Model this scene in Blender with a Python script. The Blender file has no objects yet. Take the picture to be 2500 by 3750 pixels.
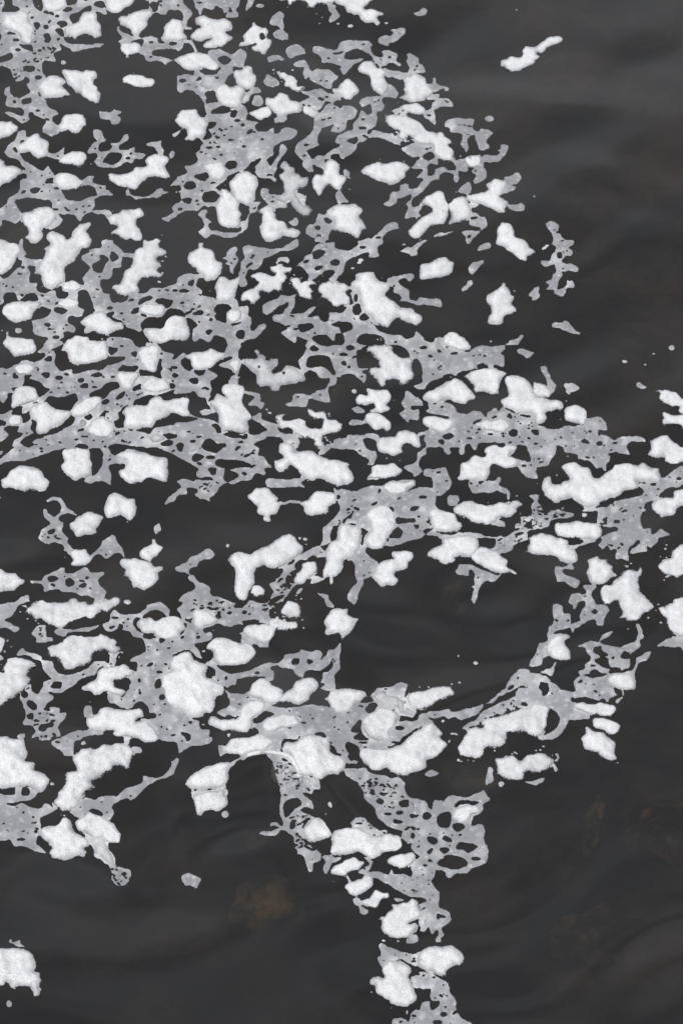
import bpy, math, numpy as np

# ------------------------------------------------------------------ camera
scene = bpy.context.scene
CAM_D = 10.0
PITCH = math.radians(42)
HALF = math.radians(9.0)
cam_data = bpy.data.cameras.new("camera")
cam = bpy.data.objects.new("camera", cam_data)
scene.collection.objects.link(cam)
cam.location = (0, -CAM_D*math.cos(PITCH), CAM_D*math.sin(PITCH))
cam.rotation_euler = (math.pi/2-PITCH, 0, 0)
cam_data.sensor_fit = 'VERTICAL'
cam_data.sensor_height = 36
cam_data.lens = 18/math.tan(HALF)
cam_data.clip_end = 3000
scene.camera = cam

# ------------------------------------------------------------------ sky, sun, exposure
SUN_EL, SUN_AZ = math.radians(50), math.radians(-125)
world = bpy.data.worlds.new("World"); scene.world = world; world.use_nodes = True
wn = world.node_tree; wn.nodes.clear()
sky = wn.nodes.new('ShaderNodeTexSky'); sky.sky_type = 'NISHITA'; sky.sun_disc = False
sky.sun_elevation = SUN_EL; sky.sun_rotation = SUN_AZ
sky.air_density = 1.0; sky.dust_density = 3.0; sky.ozone_density = 1.0
hsv = wn.nodes.new('ShaderNodeHueSaturation'); hsv.inputs['Saturation'].default_value = 0.10
bg = wn.nodes.new('ShaderNodeBackground'); bg.inputs['Strength'].default_value = 0.15
wo = wn.nodes.new('ShaderNodeOutputWorld')
# an even, bright cloud deck veils the sky
veil = wn.nodes.new('ShaderNodeMix'); veil.data_type = 'RGBA'; veil.inputs[0].default_value = 0.70
veil.inputs[7].default_value = (4.45, 4.6, 4.95, 1)
wn.links.new(sky.outputs[0], hsv.inputs['Color']); wn.links.new(hsv.outputs[0], veil.inputs[6])
# soft lighter and darker banks in the cloud
ctc = wn.nodes.new('ShaderNodeTexCoord'); cno = wn.nodes.new('ShaderNodeTexNoise')
cno.inputs['Scale'].default_value = 5.0; cno.inputs['Detail'].default_value = 4.0
crm = wn.nodes.new('ShaderNodeMapRange'); crm.inputs[1].default_value = 0.3; crm.inputs[2].default_value = 0.7
crm.inputs[3].default_value = 0.60; crm.inputs[4].default_value = 1.40
cmul = wn.nodes.new('ShaderNodeVectorMath'); cmul.operation = 'SCALE'
wn.links.new(ctc.outputs['Generated'], cno.inputs['Vector']); wn.links.new(cno.outputs['Fac'], crm.inputs[0])
wn.links.new(veil.outputs[2], cmul.inputs[0]); wn.links.new(crm.outputs[0], cmul.inputs['Scale'])
wn.links.new(cmul.outputs[0], bg.inputs['Color'])
wn.links.new(bg.outputs[0], wo.inputs['Surface'])
sun_d = bpy.data.lights.new("sun", 'SUN'); sun_d.energy = 0.75; sun_d.angle = math.radians(50)
sun_d.color = (1.0, 0.985, 0.965)
sun = bpy.data.objects.new("sun", sun_d); scene.collection.objects.link(sun)
sun.rotation_euler = (math.pi/2-SUN_EL, 0, math.pi-SUN_AZ)
scene.view_settings.view_transform = 'Standard'
scene.view_settings.look = 'None'
scene.view_settings.gamma = 1.0
scene.view_settings.exposure = 0.25
scene.cycles.max_bounces = 8
scene.cycles.transparent_max_bounces = 16

# ------------------------------------------------------------------ outlines traced from the photograph
CELL=2.5; U0=-60.0; V0=-60.0; NU=1049; NV=1549
TS=700/1568.0
def spline(p,n=4):
    """closed Catmull-Rom curve through the outline points"""
    a=np.roll(p,1,axis=0); c=np.roll(p,-1,axis=0); d=np.roll(p,-2,axis=0)
    out=[]
    for i in range(n):
        t=i/n
        q=0.5*((2*p)+(-a+c)*t+(2*a-5*p+4*c-d)*t*t+(-a+3*p-3*c+d)*t**3)
        # slightly tensioned
        lin=p*(1-t)+c*t
        out.append(q*0.75+lin*0.25)
    return np.stack(out,1).reshape(-1,2)
def fill(p):
    """non-zero winding raster of polygon p (photo-plane units) -> (r0,c0,mask)"""
    g=(p-np.array([U0,V0]))/CELL
    c0=int(max(0,math.floor(g[:,0].min())-1)); c1=int(min(NU,math.ceil(g[:,0].max())+2))
    r0=int(max(0,math.floor(g[:,1].min())-1)); r1=int(min(NV,math.ceil(g[:,1].max())+2))
    if c1<=c0 or r1<=r0: return None
    par=np.zeros((r1-r0,c1-c0+1),np.int32)
    a=g; b=np.roll(g,-1,axis=0)
    for (x0,y0),(x1,y1) in zip(a,b):
        if y0==y1: continue
        s=1
        if y0>y1: x0,y0,x1,y1=x1,y1,x0,y0; s=-1
        ya=max(math.ceil(y0),r0); yb=min(math.ceil(y1),r1)
        if yb<=ya: continue
        ys=np.arange(ya,yb)
        xs=np.ceil(x0+(ys-y0)*(x1-x0)/(y1-y0)).astype(int)-c0
        xs=np.clip(xs,0,c1-c0)
        np.add.at(par,(ys-r0,xs),s)
    m=np.cumsum(par,axis=1)[:,:-1]!=0
    return r0,c0,m
def blur(a,s):
    r=int(3*s+1); k=np.exp(-0.5*(np.arange(-r,r+1)/s)**2); k/=k.sum()
    a=a.astype(np.float32)
    for ax in (0,1):
        pad=[(0,0),(0,0)]; pad[ax]=(r,r)
        b=np.pad(a,pad,mode='edge'); o=np.zeros_like(a)
        n=a.shape[ax]
        for i,w in enumerate(k):
            o+=np.float32(w)*(b[i:i+n] if ax==0 else b[:,i:i+n])
        a=o
    return a
def vnoise(shape,step,seed):
    """smooth value noise on the grid, period step cells"""
    rs=np.random.RandomState(seed)
    n0=int(shape[0]/step)+3; n1=int(shape[1]/step)+3
    g=rs.rand(n0,n1).astype(np.float32)*2-1
    y=np.arange(shape[0])/step; x=np.arange(shape[1])/step
    yi=y.astype(int); xi=x.astype(int); fy=(y-yi); fx=(x-xi)
    fy=(fy*fy*(3-2*fy))[:,None].astype(np.float32); fx=(fx*fx*(3-2*fx))[None,:].astype(np.float32)
    A=g[np.ix_(yi,xi)]; B=g[np.ix_(yi,xi+1)]; Cc=g[np.ix_(yi+1,xi)]; D=g[np.ix_(yi+1,xi+1)]
    return (A*(1-fx)+B*fx)*(1-fy)+(Cc*(1-fx)+D*fx)*fy
def ell(cx,cy,rx,ry):
    t=np.linspace(0,2*math.pi,14,endpoint=False)
    return np.stack([cx+rx*np.cos(t),cy+ry*np.sin(t)],1)
def strand(w,p):
    out=[]
    d=np.gradient(p,axis=0); d/=np.maximum(1e-6,np.linalg.norm(d,axis=1))[:,None]
    n=np.stack([-d[:,1],d[:,0]],1)*w/2
    return np.concatenate([p+n,(p-n)[::-1]])
_NF=None
def roughen(p,amp,step=5.0):
    """resample an outline and push it about so that edges are irregular like real foam"""
    global _NF
    if _NF is None:
        _NF=[(vnoise((NV,NU),st,sd),vnoise((NV,NU),st,sd+50),w) for st,sd,w in ((3.0,71,0.55),(6.5,72,0.8),(14.0,73,0.8))]
    q=np.roll(p,-1,axis=0); L=np.linalg.norm(q-p,axis=1); out=[]
    for a,b,l in zip(p,q,L):
        k=max(1,int(l/step))
        for i in range(k): out.append(a+(b-a)*i/k)
    o=np.array(out)
    ci=np.clip(((o[:,0]-U0)/CELL).astype(int),0,NU-1); ri=np.clip(((o[:,1]-V0)/CELL).astype(int),0,NV-1)
    dx=sum(w*A[ri,ci] for A,B,w in _NF); dy=sum(w*B[ri,ci] for A,B,w in _NF)
    return o+amp*np.stack([dx,dy],1)
RAG=('ragged','frayed','fray','fraying','streaky','feather-like','torn','rough','shaggy','comb-edged','tuft','veil','curtain','tufted','feathered')
FAINT=('faint','puff','downy','veil','curtain','lacy','tuft','node','spot','feather-like','fraying')
def kinds(lab):
    w=set(lab.replace(',',' ').split())
    faint=bool(w&set(FAINT)) or lab.startswith('foam tail')
    return bool(w&set(RAG)), faint
def parse(data):
    clumps=[]; film=np.zeros((NV,NU),bool); brk=np.zeros((NV,NU),bool); cuts=[]
    tx=ty=0
    tile=None
    def core(m,r0,c0):
        xa=-1e9 if tx==0 else tx+50; xb=1e9 if tx==1800 else tx+650
        ya=-1e9 if ty==0 else ty+45; yb=1e9 if ty==3050 else ty+655
        us=U0+CELL*(c0+np.arange(m.shape[1])); vs=V0+CELL*(r0+np.arange(m.shape[0]))
        return m & ((us>=xa)&(us<xb))[None,:] & ((vs>=ya)&(vs<yb))[:,None]
    def P(s):
        a=np.array([[float(v) for v in q.split(',')] for q in s.split()])
        return a
    for line in data.strip().split('\n'):
        k=line[0]; s=line[2:]
        if k=='T':
            tx,ty=[int(v) for v in s.split()]; continue
        lab=None
        if k=='W':
            lab,s=s.split('|'); p=P(s)
        elif k in 'GHKX': p=P(s)
        elif k in 'EO': p=ell(*[float(v) for v in s.split()])
        elif k=='S':
            w,rest=s.split(' ',1); p=strand(float(w),P(rest))
        p=p*TS+np.array([tx,ty])
        if k!='S': p=spline(p)
        if k!='W': p=roughen(p,3.2 if k in 'GS' else (1.2 if k in 'EO' else 2.4))
        else: p=roughen(p,5.0 if kinds(lab)[0] else 3.2)
        if k=='W': clumps.append((lab,p)); continue
        f=fill(p)
        if f is None: continue
        r0,c0,m=f
        if k=='X': cuts.append(f)
        if k in 'EGS' or k in 'HOXK': m=core(m,r0,c0)
        v=film[r0:r0+m.shape[0],c0:c0+m.shape[1]]
        if k in 'GSE': v|=m
        elif k in 'HOX': v&=~m
        elif k=='K': brk[r0:r0+m.shape[0],c0:c0+m.shape[1]]|=m
    # spatter thrown off frayed clumps
    rs=np.random.RandomState(5)
    for lab,p in clumps:
        rag=kinds(lab)[0]
        if kinds(lab)[1] or (not rag and rs.rand()<0.5): continue
        c=p.mean(0); j0=rs.randint(len(p))
        for i in range(9 if rag else 3):
            a=p[(j0+rs.randint(-14,15))%len(p)]; d=a-c; d/=max(1,np.hypot(*d))
            q=a+d*rs.uniform(5,26)+rs.randn(2)*3
            r=rs.uniform(1.5,4.6)*(1.0 if rag else 0.75)
            f=fill(roughen(ell(q[0],q[1],r*1.3,r*0.8),1.0))
            if f: film[f[0]:f[0]+f[2].shape[0],f[1]:f[1]+f[2].shape[1]]|=f[2]
    return clumps,film,brk,cuts
def components(mask):
    """4-connected labels by run merging"""
    H,W=mask.shape
    parent=[]
    def find(a):
        while parent[a]!=a:
            parent[a]=parent[parent[a]]; a=parent[a]
        return a
    prev=[]; allruns=[]
    for r in range(H):
        row=mask[r].astype(np.int8)
        d=np.diff(np.concatenate([[0],row,[0]]))
        st=np.where(d==1)[0]; en=np.where(d==-1)[0]
        cur=[]; j=0
        for s,e in zip(st,en):
            idx=len(parent); parent.append(idx)
            for (ps,pe,pi) in prev:
                if ps<e and pe>s:
                    a=find(pi); b=find(idx)
                    if a!=b: parent[b]=a
            cur.append((s,e,idx))
        allruns.append(cur); prev=cur
    lab=np.zeros((H,W),np.int32); ids={}
    for r,cur in enumerate(allruns):
        for s,e,i in cur:
            f=find(i)
            if f not in ids: ids[f]=len(ids)+1
            lab[r,s:e]=ids[f]
    return lab,len(ids)
DATA = """
W big rounded white foam clump with a stubby tail in the top left corner|15,135 35,105 110,95 190,92 225,110 240,140 255,190 295,245 280,285 260,310 255,355 225,365 180,355 160,335 165,300 130,270 60,250 30,225 10,195 20,165
W round white foam clump cut by the top edge, first from the left corner|345,40 360,-30 530,-30 550,30 545,65 510,90 440,95 385,85 355,65
W triangular white foam clump with a tall rounded lobe, second along the top row|515,235 560,205 650,175 680,110 715,88 780,95 795,135 800,180 830,215 840,300 780,310 690,295 650,310 615,335 600,310 530,305 525,270
W white foam clump cut by the top edge above the triangular clump|830,-30 850,10 875,55 885,85 920,105 990,105 1020,70 1065,45 1110,-30
W white foam clump tapering up to a point, right of the triangular clump|970,155 990,135 1075,105 1150,85 1215,70 1230,55 1260,90 1255,125 1210,160 1205,215 1165,255 1135,295 1090,285 1075,250 1020,225 990,205 985,180
W plump white foam clump with a flat foot, fourth along the top row|1420,155 1470,165 1505,180 1510,230 1500,265 1535,300 1530,325 1490,335 1360,340 1320,320 1350,260 1340,225 1365,190
W small white foam clump with a short tail, below the tapering clump near the top|1000,350 1080,345 1140,355 1165,380 1160,405 1140,430 1070,460 1070,480 1035,495 1025,460 985,430 980,395
W white foam clump with a beak on its right, touching the diagonal clump at upper left|300,740 320,690 385,635 465,625 510,632 545,665 540,690 510,710 545,740 580,780 575,800 530,792 450,808 350,812 340,785
W long diagonal white foam clump with a raised knob, over open water at upper left|510,600 520,570 560,565 620,575 680,590 700,572 770,580 800,610 805,650 770,665 770,690 800,715 800,740 830,765 825,810 815,855 780,858 750,830 705,815 660,780 620,775 605,740 555,690 540,650
W small lone lens-shaped white foam clump in dark water, upper left|1000,640 1030,620 1115,605 1165,620 1200,640 1255,650 1275,670 1265,708 1215,720 1120,712 1060,690 1010,680
W smooth egg-shaped white foam clump at the lower end of the upper left film|475,1035 515,980 550,935 640,932 690,945 712,985 705,1030 675,1050 670,1080 640,1098 580,1092 535,1078 490,1070
W white foam clump cut by the left edge, uppermost along that edge|-60,1010 100,995 115,1015 155,1030 165,1045 145,1075 110,1100 60,1125 -60,1160
W knobbly white foam clump near the left edge with a small peak on top|140,1215 155,1185 200,1165 225,1130 265,1110 290,1090 315,1100 335,1130 395,1165 400,1215 410,1260 380,1285 320,1305 285,1290 260,1270 245,1250 180,1255 150,1240
W small oval white foam clump left of the ring-shaped film, upper left|490,1305 545,1265 600,1245 640,1240 700,1255 710,1290 695,1340 655,1375 600,1365 550,1360 500,1335
W pointed white foam clump cut by the left edge, second from the top|-60,1290 30,1310 60,1355 140,1370 185,1400 180,1430 120,1470 95,1500 35,1510 0,1535 -60,1530
W oval white foam clump on grey film below the ring-shaped film's left end|445,1450 490,1420 560,1420 620,1440 680,1490 675,1530 620,1565 560,1560 500,1545 450,1500
W large dumbbell-shaped white foam clump rising to the right, under the ring-shaped film|885,1445 920,1420 990,1435 1080,1405 1105,1370 1195,1360 1195,1310 1230,1280 1310,1265 1380,1290 1385,1330 1360,1365 1380,1420 1400,1450 1350,1465 1290,1460 1215,1450 1190,1490 1150,1515 1130,1555 1080,1560 1010,1545 970,1510 940,1495 900,1490
G -40,-40 860,-40 850,20 870,60 885,115 850,118 790,95 750,130 600,185 525,240 520,300 545,340 600,360 680,360 750,370 800,350 865,362 790,392 700,400 600,423 570,400 500,365 485,370 505,410 440,435 460,498 375,490 360,520 355,580 380,610 380,640 330,690 300,745 340,805 375,825 390,860 430,895 490,930 450,960 440,1000 480,1035 490,1080 490,1095 430,1122 380,1110 345,1085 345,1045 375,1010 370,980 290,945 275,920 240,930 250,990 190,1010 150,985 55,940 65,915 130,935 190,945 195,905 150,885 55,870 50,835 60,790 35,775 50,725 90,710 85,745 110,790 170,795 240,760 215,690 250,670 240,640 205,635 190,655 140,670 110,625 85,565 40,545 -40,535 -40,510 0,512 90,490 105,465 90,435 -40,440
H 40,-40 105,-40 110,40 150,55 155,95 30,95 20,80 40,30
H 270,-40 345,-40 350,40 345,80 320,80 290,60 275,20
H 540,-40 630,-40 635,20 600,40 555,45 545,10
H 510,95 545,60 590,65 595,85 560,100
H 365,85 420,88 445,110 435,122 370,110
H 770,40 800,5 850,10 870,50 840,62 800,55
H 575,150 590,115 660,95 700,55 745,45 750,85 700,95 675,120 660,170 600,185
H 470,190 500,165 540,170 555,200 520,232 490,210
H 275,190 320,185 330,215 310,250 295,235
O 380 222 20 18
O 265 147 15 10
O 470 130 18 10
O 232 112 12 8
H 355,290 385,270 410,280 418,320 400,350 365,350 375,320
H 450,240 505,235 525,260 520,300 490,290
H 60,265 100,262 165,275 130,282 65,282
O 135 328 28 14
H 160,360 255,370 275,425 230,410 190,390
O 150 408 24 12
O 480 322 16 10
H 200,545 285,542 285,580 215,588
O 320 635 28 18
H 180,820 215,805 255,805 255,845 195,860
O 120 837 14 14
O 315 907 18 9
H -40,290 0,270 20,305 0,335 -40,340
H 530,310 600,310 612,338 560,335
E 522 512 23 20
K 100,560 130,500 250,480 260,430 420,370 470,380 440,430 360,490 200,530 200,600 140,660
G 955,225 985,212 980,240 1030,265 1075,290 1130,295 1170,305 1240,292 1300,320 1360,340 1500,340 1500,385 1450,415 1370,400 1260,415 1250,440 1280,455 1340,465 1410,490 1440,500 1390,510 1365,535 1325,510 1275,500 1200,490 1185,455 1145,430 1165,400 1170,365 1120,350 1000,350 970,345 1000,320 990,285 960,260
H 985,228 1030,230 1080,250 1060,272 1010,262
H 1070,345 1120,325 1175,325 1185,350 1160,365
O 1240 350 20 9
H 1290,325 1340,330 1350,350 1310,355
O 1420 357 35 15
G 1190,-40 1510,-40 1515,40 1555,90 1545,150 1530,200 1600,230 1600,245 1510,235 1500,170 1495,100 1410,85 1375,95 1370,125 1330,125 1290,100 1255,110 1240,90 1225,55 1225,20 1190,0
H 1235,30 1270,15 1305,25 1290,85 1260,95 1235,60
G 1520,330 1600,310 1600,350
G 810,920 830,915 900,925 935,895 990,905 995,920 960,950 995,975 970,1020 905,1018 895,980 830,975
G 760,1075 775,1060 835,1078 850,1130 880,1160 820,1180 820,1235 900,1235 920,1210 910,1175 975,1165 1010,1110 1055,1102 1050,1150 980,1195 990,1230 1050,1225 1120,1210 1110,1250 1210,1265 1160,1305 1110,1305 1085,1345 1030,1330 980,1360 935,1375 830,1370 775,1330 795,1290 790,1255 715,1250 760,1180 800,1160 765,1120
H 850,1310 880,1265 920,1250 985,1255 1005,1285 970,1325 920,1348 855,1330
O 783 1218 10 8
O 1075 1260 15 8
O 1050 1297 22 10
G 1200,1195 1220,1175 1320,1155 1325,1195 1350,1220 1335,1270 1300,1260 1275,1240 1260,1210
G 1380,1270 1395,1240 1430,1238 1430,1290 1395,1300
G 405,1260 460,1255 530,1210 530,1260 545,1270 490,1305 400,1290
G 205,1060 220,1075 225,1130 170,1170 145,1215 170,1260 200,1310 280,1370 350,1395 395,1360 415,1395 440,1425 450,1490 440,1500 500,1545 500,1600 160,1600 170,1490 210,1480 230,1440 190,1430 185,1395 210,1390 170,1360 150,1315 65,1280 50,1245 70,1195 130,1140 150,1080
H 110,1220 135,1215 150,1250 125,1250
O 185 1160 15 6
O 258 1410 7 7
H 370,1490 410,1460 435,1460 435,1495 400,1510
O 290 1555 40 17
G 680,1475 710,1455 775,1445 765,1500 870,1525 885,1570 900,1600 780,1600 765,1550 720,1530 680,1530
E 870 1430 10 5
G 680,1490 640,1570 700,1530
T 600 0
G 0,-40 170,-40 165,20 210,75 230,105 205,160 190,205 235,240 175,240 160,190 150,100 90,85 30,90 20,125 -50,130
O 118 43 11 7
G -50,340 0,345 150,340 160,385 120,418 40,400 -50,415
O 75 357 35 15
S 30 160,335 215,345 250,390 275,430
H 165,250 230,245 235,270 190,320 165,300
W broad three-lobed white foam clump near the top, left of the top middle|220,295 270,240 300,225 255,190 260,145 340,130 440,155 490,145 550,180 570,215 560,250 515,275 565,310 560,330 520,350 480,390 440,385 370,395 325,380 345,345 390,320 300,345 240,340 215,310
G 230,-40 600,-40 610,50 595,75 615,140 520,150 505,125 520,100 490,110 475,70 430,50 400,75 330,75 310,110 300,130 280,95 250,70 245,20
O 547 88 18 12
G 690,-40 760,-40 730,40 680,92 668,85 680,20
E 790 48 34 17
W long white foam clump spanning the top edge, middle|920,-30 1400,-30 1395,20 1330,35 1260,35 1235,70 1195,70 1165,20 1120,10 1060,25 1050,45 1020,45 1000,15 960,5
G 1340,35 1410,40 1410,75 1445,130 1380,188 1345,175 1370,120 1350,90
E 1295 143 12 8
E 1430 196 16 9
E 1528 214 26 14
E 1278 195 10 6
E 1519 182 7 5
E 1085 104 5 4
E 1249 90 5 4
E 1122 142 4 3
E 1178 150 4 3
W lumpy white foam clump with a notched lower edge, under grey film blobs near the top|610,390 625,360 660,345 650,290 700,230 725,215 720,190 740,180 755,205 800,225 840,225 858,260 850,305 890,325 890,360 850,400 825,450 800,450 780,430 735,415 725,385 760,365 755,345 700,375 650,395 620,398
X 775,290 800,268 825,285 825,310 790,325
G 870,185 905,125 950,85 985,105 990,130 975,155 990,220 985,245 1025,280 1020,330 960,332 910,310 900,275 935,245 960,240 930,215 890,210
G 1005,400 1055,370 1100,358 1140,390 1165,430 1150,447 1090,460 1065,482 1020,465 1005,435
G 848,465 905,447 990,475 985,495 940,490 870,510 850,495
W long lens-shaped white foam clump, left of the top middle|90,495 140,460 195,440 290,430 360,450 420,490 460,540 440,570 345,570 250,578 170,570 130,530
G -50,480 70,490 95,500 40,510 25,535 -50,530
G 370,410 470,400 540,440 575,440 625,405 670,435 675,475 650,545 560,552 570,600 520,630 510,690 430,740 380,790 350,810 360,850 460,830 480,870 440,890 390,900 400,930 530,930 555,920 550,950 570,965 600,930 590,890 640,860 680,900 690,940 680,985 760,1000 780,1000 755,1040 770,1080 850,1080 900,1045 905,1095 940,1095 970,1060 1030,1040 1095,1070 1090,1100 1055,1145 970,1160 940,1180 900,1205 910,1270 850,1310 870,1360 920,1300 950,1270 950,1210 975,1178 1013,1225 970,1290 930,1350 930,1390 900,1430 920,1480 905,1498 870,1460 780,1460 750,1410 760,1390 745,1370 800,1290 740,1320 690,1380 650,1410 600,1410 530,1440 500,1480 500,1520 430,1560 420,1600 -50,1600 -50,1560 130,1560 120,1530 40,1530 70,1500 80,1470 -50,1450 50,1445 160,1440 190,1410 170,1370 230,1355 270,1330 275,1300 255,1255 295,1230 300,1190 320,1175 305,1140 370,1070 360,1010 340,960 350,930 325,830 290,790 260,770 240,740 190,740 140,760 60,735 100,715 90,670 80,640 50,635 55,608 130,620 200,600 240,620 260,580 320,570 345,590 420,610 465,570 450,520 395,465 365,440
H 450,470 500,455 550,480 545,500 510,530 480,525 450,495
H 505,690 520,640 560,610 580,650 570,700 530,705
H 300,580 460,565 425,605 350,620
O 155 662 32 14
H 255,670 300,625 305,655
H 335,765 415,745 385,790 365,815
H 410,905 465,870 520,910 500,930 430,930
H 555,915 590,905 590,965 560,960
H 680,985 700,955 760,995 730,1000
H 370,1005 410,998 440,1010 420,1040 380,1060
H 320,1140 370,1080 400,1110 395,1130 350,1145
O 648 1028 16 14
O 497 1110 14 7
O 547 1149 20 9
O 637 1162 9 6
O 655 1202 17 11
O 370 1210 28 10
O 446 1203 20 9
O 438 640 16 9
O 563 1036 10 5
H 310,1355 410,1318 400,1328 330,1360
H 505,1350 525,1328 580,1320 600,1340 590,1375 530,1390 510,1370
H 848,1310 900,1290 900,1310 872,1358
H 680,1410 720,1345 800,1295 780,1330 750,1360 750,1400 700,1420
H 250,1445 340,1420 370,1430 370,1475 350,1490 270,1470
H 165,1530 205,1490 250,1490 265,1530 240,1550 180,1555
O 405 1503 38 18
W ragged tuft of white foam on grey film, below the long lens-shaped clump|275,690 310,650 320,625 360,620 405,620 420,650 430,690 410,735 370,755 330,755 300,730 280,715
W white foam clump with a knob on its upper right, joined to the heart-shaped clump|570,620 585,580 640,570 650,545 690,533 730,550 740,595 765,630 740,690 720,725 670,735 600,705 585,660
W heart-shaped white foam clump on grey film, upper middle|425,740 470,705 510,700 540,715 600,700 650,720 670,760 665,800 640,850 600,900 555,905 520,880 460,840 430,790
G 740,710 795,735 795,760 720,780 700,820 650,860 640,820 680,760
G 725,820 760,780 800,785 820,830 800,870 760,878 725,855
W broad peaked white foam clump with a long right end, right of the heart-shaped clump|845,800 920,795 960,762 1010,785 1040,825 1110,835 1140,860 1130,920 1060,940 970,958 920,945 890,920 850,880 830,860
W oval white foam clump tucked under the broad peaked clump, upper middle|700,920 760,900 820,880 860,880 890,930 870,965 800,990 760,980 715,950
G 905,980 940,955 1005,960 990,995 950,1005 915,1018
G 820,655 850,615 880,620 945,665 950,700 900,718 840,705
W ragged crescent of thin white foam right of a small grey blob, upper middle|930,610 960,595 1040,610 1100,650 1105,690 1155,700 1155,730 1110,760 1075,765 1035,735 1000,715 985,690 1000,665 950,640
E 948 588 10 7
G 1065,530 1090,505 1150,495 1180,520 1215,580 1260,565 1360,575 1400,605 1440,620 1430,645 1380,680 1375,720 1310,720 1250,685 1200,655 1190,630 1155,648 1138,590 1150,550 1100,555
O 1287 660 8 6
G 1215,385 1270,380 1380,405 1425,400 1445,345 1530,332 1600,335 1600,395 1530,410 1490,440 1480,475 1520,490 1600,495 1600,510 1520,560 1490,615 1450,570 1450,540 1380,522 1300,520 1280,475 1220,425
O 1420 438 36 9
W round white foam clump with a small left arm, right of centre near the top|1380,725 1420,730 1445,680 1500,642 1545,665 1570,690 1600,745 1560,790 1530,815 1490,810 1440,780 1400,765 1380,745
G 1130,755 1200,740 1290,730 1340,765 1390,765 1440,780 1510,800 1480,830 1420,820 1385,850 1330,835 1310,860 1280,900 1230,880 1160,860 1120,830 1200,800
O 1335 798 14 9
W pale white foam patch at the right end of the broad peaked clump, upper middle|1135,890 1170,870 1220,880 1270,905 1280,935 1240,975 1190,965 1145,935
G 1230,990 1280,940 1320,870 1380,850 1430,870 1450,890 1480,865 1540,880 1600,920 1560,980 1510,985 1500,1040 1440,1088 1370,1070 1400,1020 1330,1040 1290,1060 1270,1130 1260,1165 1275,1195 1215,1220 1170,1240 1200,1280 1230,1300 1265,1270 1320,1280 1390,1215 1440,1200 1440,1170 1395,1160 1420,1110 1500,1075 1600,1010 1600,1130 1550,1140 1510,1150 1530,1180 1600,1180 1600,1220 1470,1300 1440,1260 1380,1270 1360,1310 1320,1320 1310,1390 1270,1370 1230,1345 1210,1370 1230,1415 1190,1415 1150,1380 1125,1350 1130,1320 1075,1250 1085,1190 1130,1150 1200,1100 1230,1030
O 1305 985 16 6
O 1165 1188 18 10
W smooth boulder-like white foam clump over open water, with a thin arm lower left|90,985 110,950 145,905 200,900 260,895 290,920 305,950 340,965 365,1020 360,1055 350,1090 310,1135 265,1140 250,1160 210,1155 180,1160 170,1140 190,1120 185,1085 150,1065 110,1110 85,1132 60,1105 130,1070 140,1045 100,1020
W white foam clump with a pale bent outline on dense grey film, upper middle|315,1365 370,1335 440,1322 495,1330 510,1400 495,1450 460,1480 410,1480 370,1440 365,1415 330,1400
W large round white foam clump above the centre left, joined to one below it|540,1500 570,1450 630,1420 700,1410 750,1440 780,1480 780,1530 760,1570 750,1640 700,1680 640,1670 580,1650 545,1590
W four-lobed bubbly white foam clump, upper middle|1215,1480 1240,1440 1300,1430 1310,1390 1320,1340 1370,1310 1420,1330 1445,1370 1440,1430 1490,1450 1500,1480 1470,1520 1450,1560 1400,1555 1360,1530 1310,1555 1270,1600 1240,1570 1220,1530
G 1470,1400 1490,1380 1525,1420 1530,1450 1600,1480 1570,1520 1510,1515 1510,1480 1500,1450
G 800,1560 830,1538 860,1570 860,1600 800,1600
G 465,1560 530,1550 545,1600 465,1600
T 1200 0
W white foam clump with a pointed right tip, cut by the top edge right of middle|60,20 50,-30 390,-30 340,30 300,60 310,75 380,85 460,115 450,130 400,150 425,190 400,208 370,185 320,185 260,150 255,125 215,130 200,110 150,105 135,75 130,55
G 705,105 750,90 785,68 820,90 800,130 740,128
E 480 190 15 10
E 185 213 25 14
G -50,20 70,30 65,75 100,130 35,188 5,175 25,120 -20,70
G 410,320 470,285 520,290 535,265 510,245 560,230 625,235 628,280 550,340 510,350 490,370 420,355
G -50,400 40,405 85,395 105,350 160,333 260,330 340,330 370,375 350,385 375,440 435,470 450,455 440,420 490,412 560,435 570,460 560,490 600,520 600,545 540,515 490,515 480,560 570,575 620,600 660,595 670,560 645,500 660,480 645,440 690,440 745,480 745,510 790,550 795,600 705,605 640,640 600,660 540,635 480,630 440,560 390,520 370,490 340,440 240,395 180,410 150,430 135,470 180,495 270,485 300,490 250,515 210,530 140,612 105,570 110,540 40,520 -50,525
O 75 438 36 9
O 507 470 16 9
O 395 528 10 8
W tall white foam clump with a round bulging head, right of centre near the top|250,570 270,520 320,500 370,505 400,545 450,560 475,590 465,640 500,690 505,740 465,780 420,775 385,750 350,700 340,640 300,620 260,605
G 505,690 550,710 580,755 560,805 470,800 440,830 465,870 435,920 400,915 390,940 400,960 385,1040 330,1070 330,1105 390,1070 470,1090 540,1090 560,1130 590,1150 597,1185 550,1180 470,1140 400,1130 340,1130 300,1165 240,1175 220,1245 120,1300 110,1260 50,1255 20,1300 -50,1310 -50,1230 80,1190 100,1165 50,1165 60,1125 140,1080 200,1060 210,1010 245,980 270,905 325,940 355,915 345,860 320,855 285,882 255,845 270,815 330,795 430,785 480,770
O 285 1050 35 14
H 165,1145 240,1118 245,1130 235,1165 215,1180 175,1165
G -50,-50 -40,860 60,850 100,890 130,865 200,875 235,910 225,960 165,990 150,1050 90,1088 25,1065 55,1020 -40,1030
H -50,-100 -20,-100 -20,840 -50,840
G -40,590 0,575 60,615 100,620 90,645 40,680 30,720 -40,720
W white foam clump with a bright crease, at the right rim near the top|615,660 650,615 720,608 790,640 805,680 850,740 865,770 810,810 780,835 700,845 650,840 600,820 575,800 630,770 620,740 630,710
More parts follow.
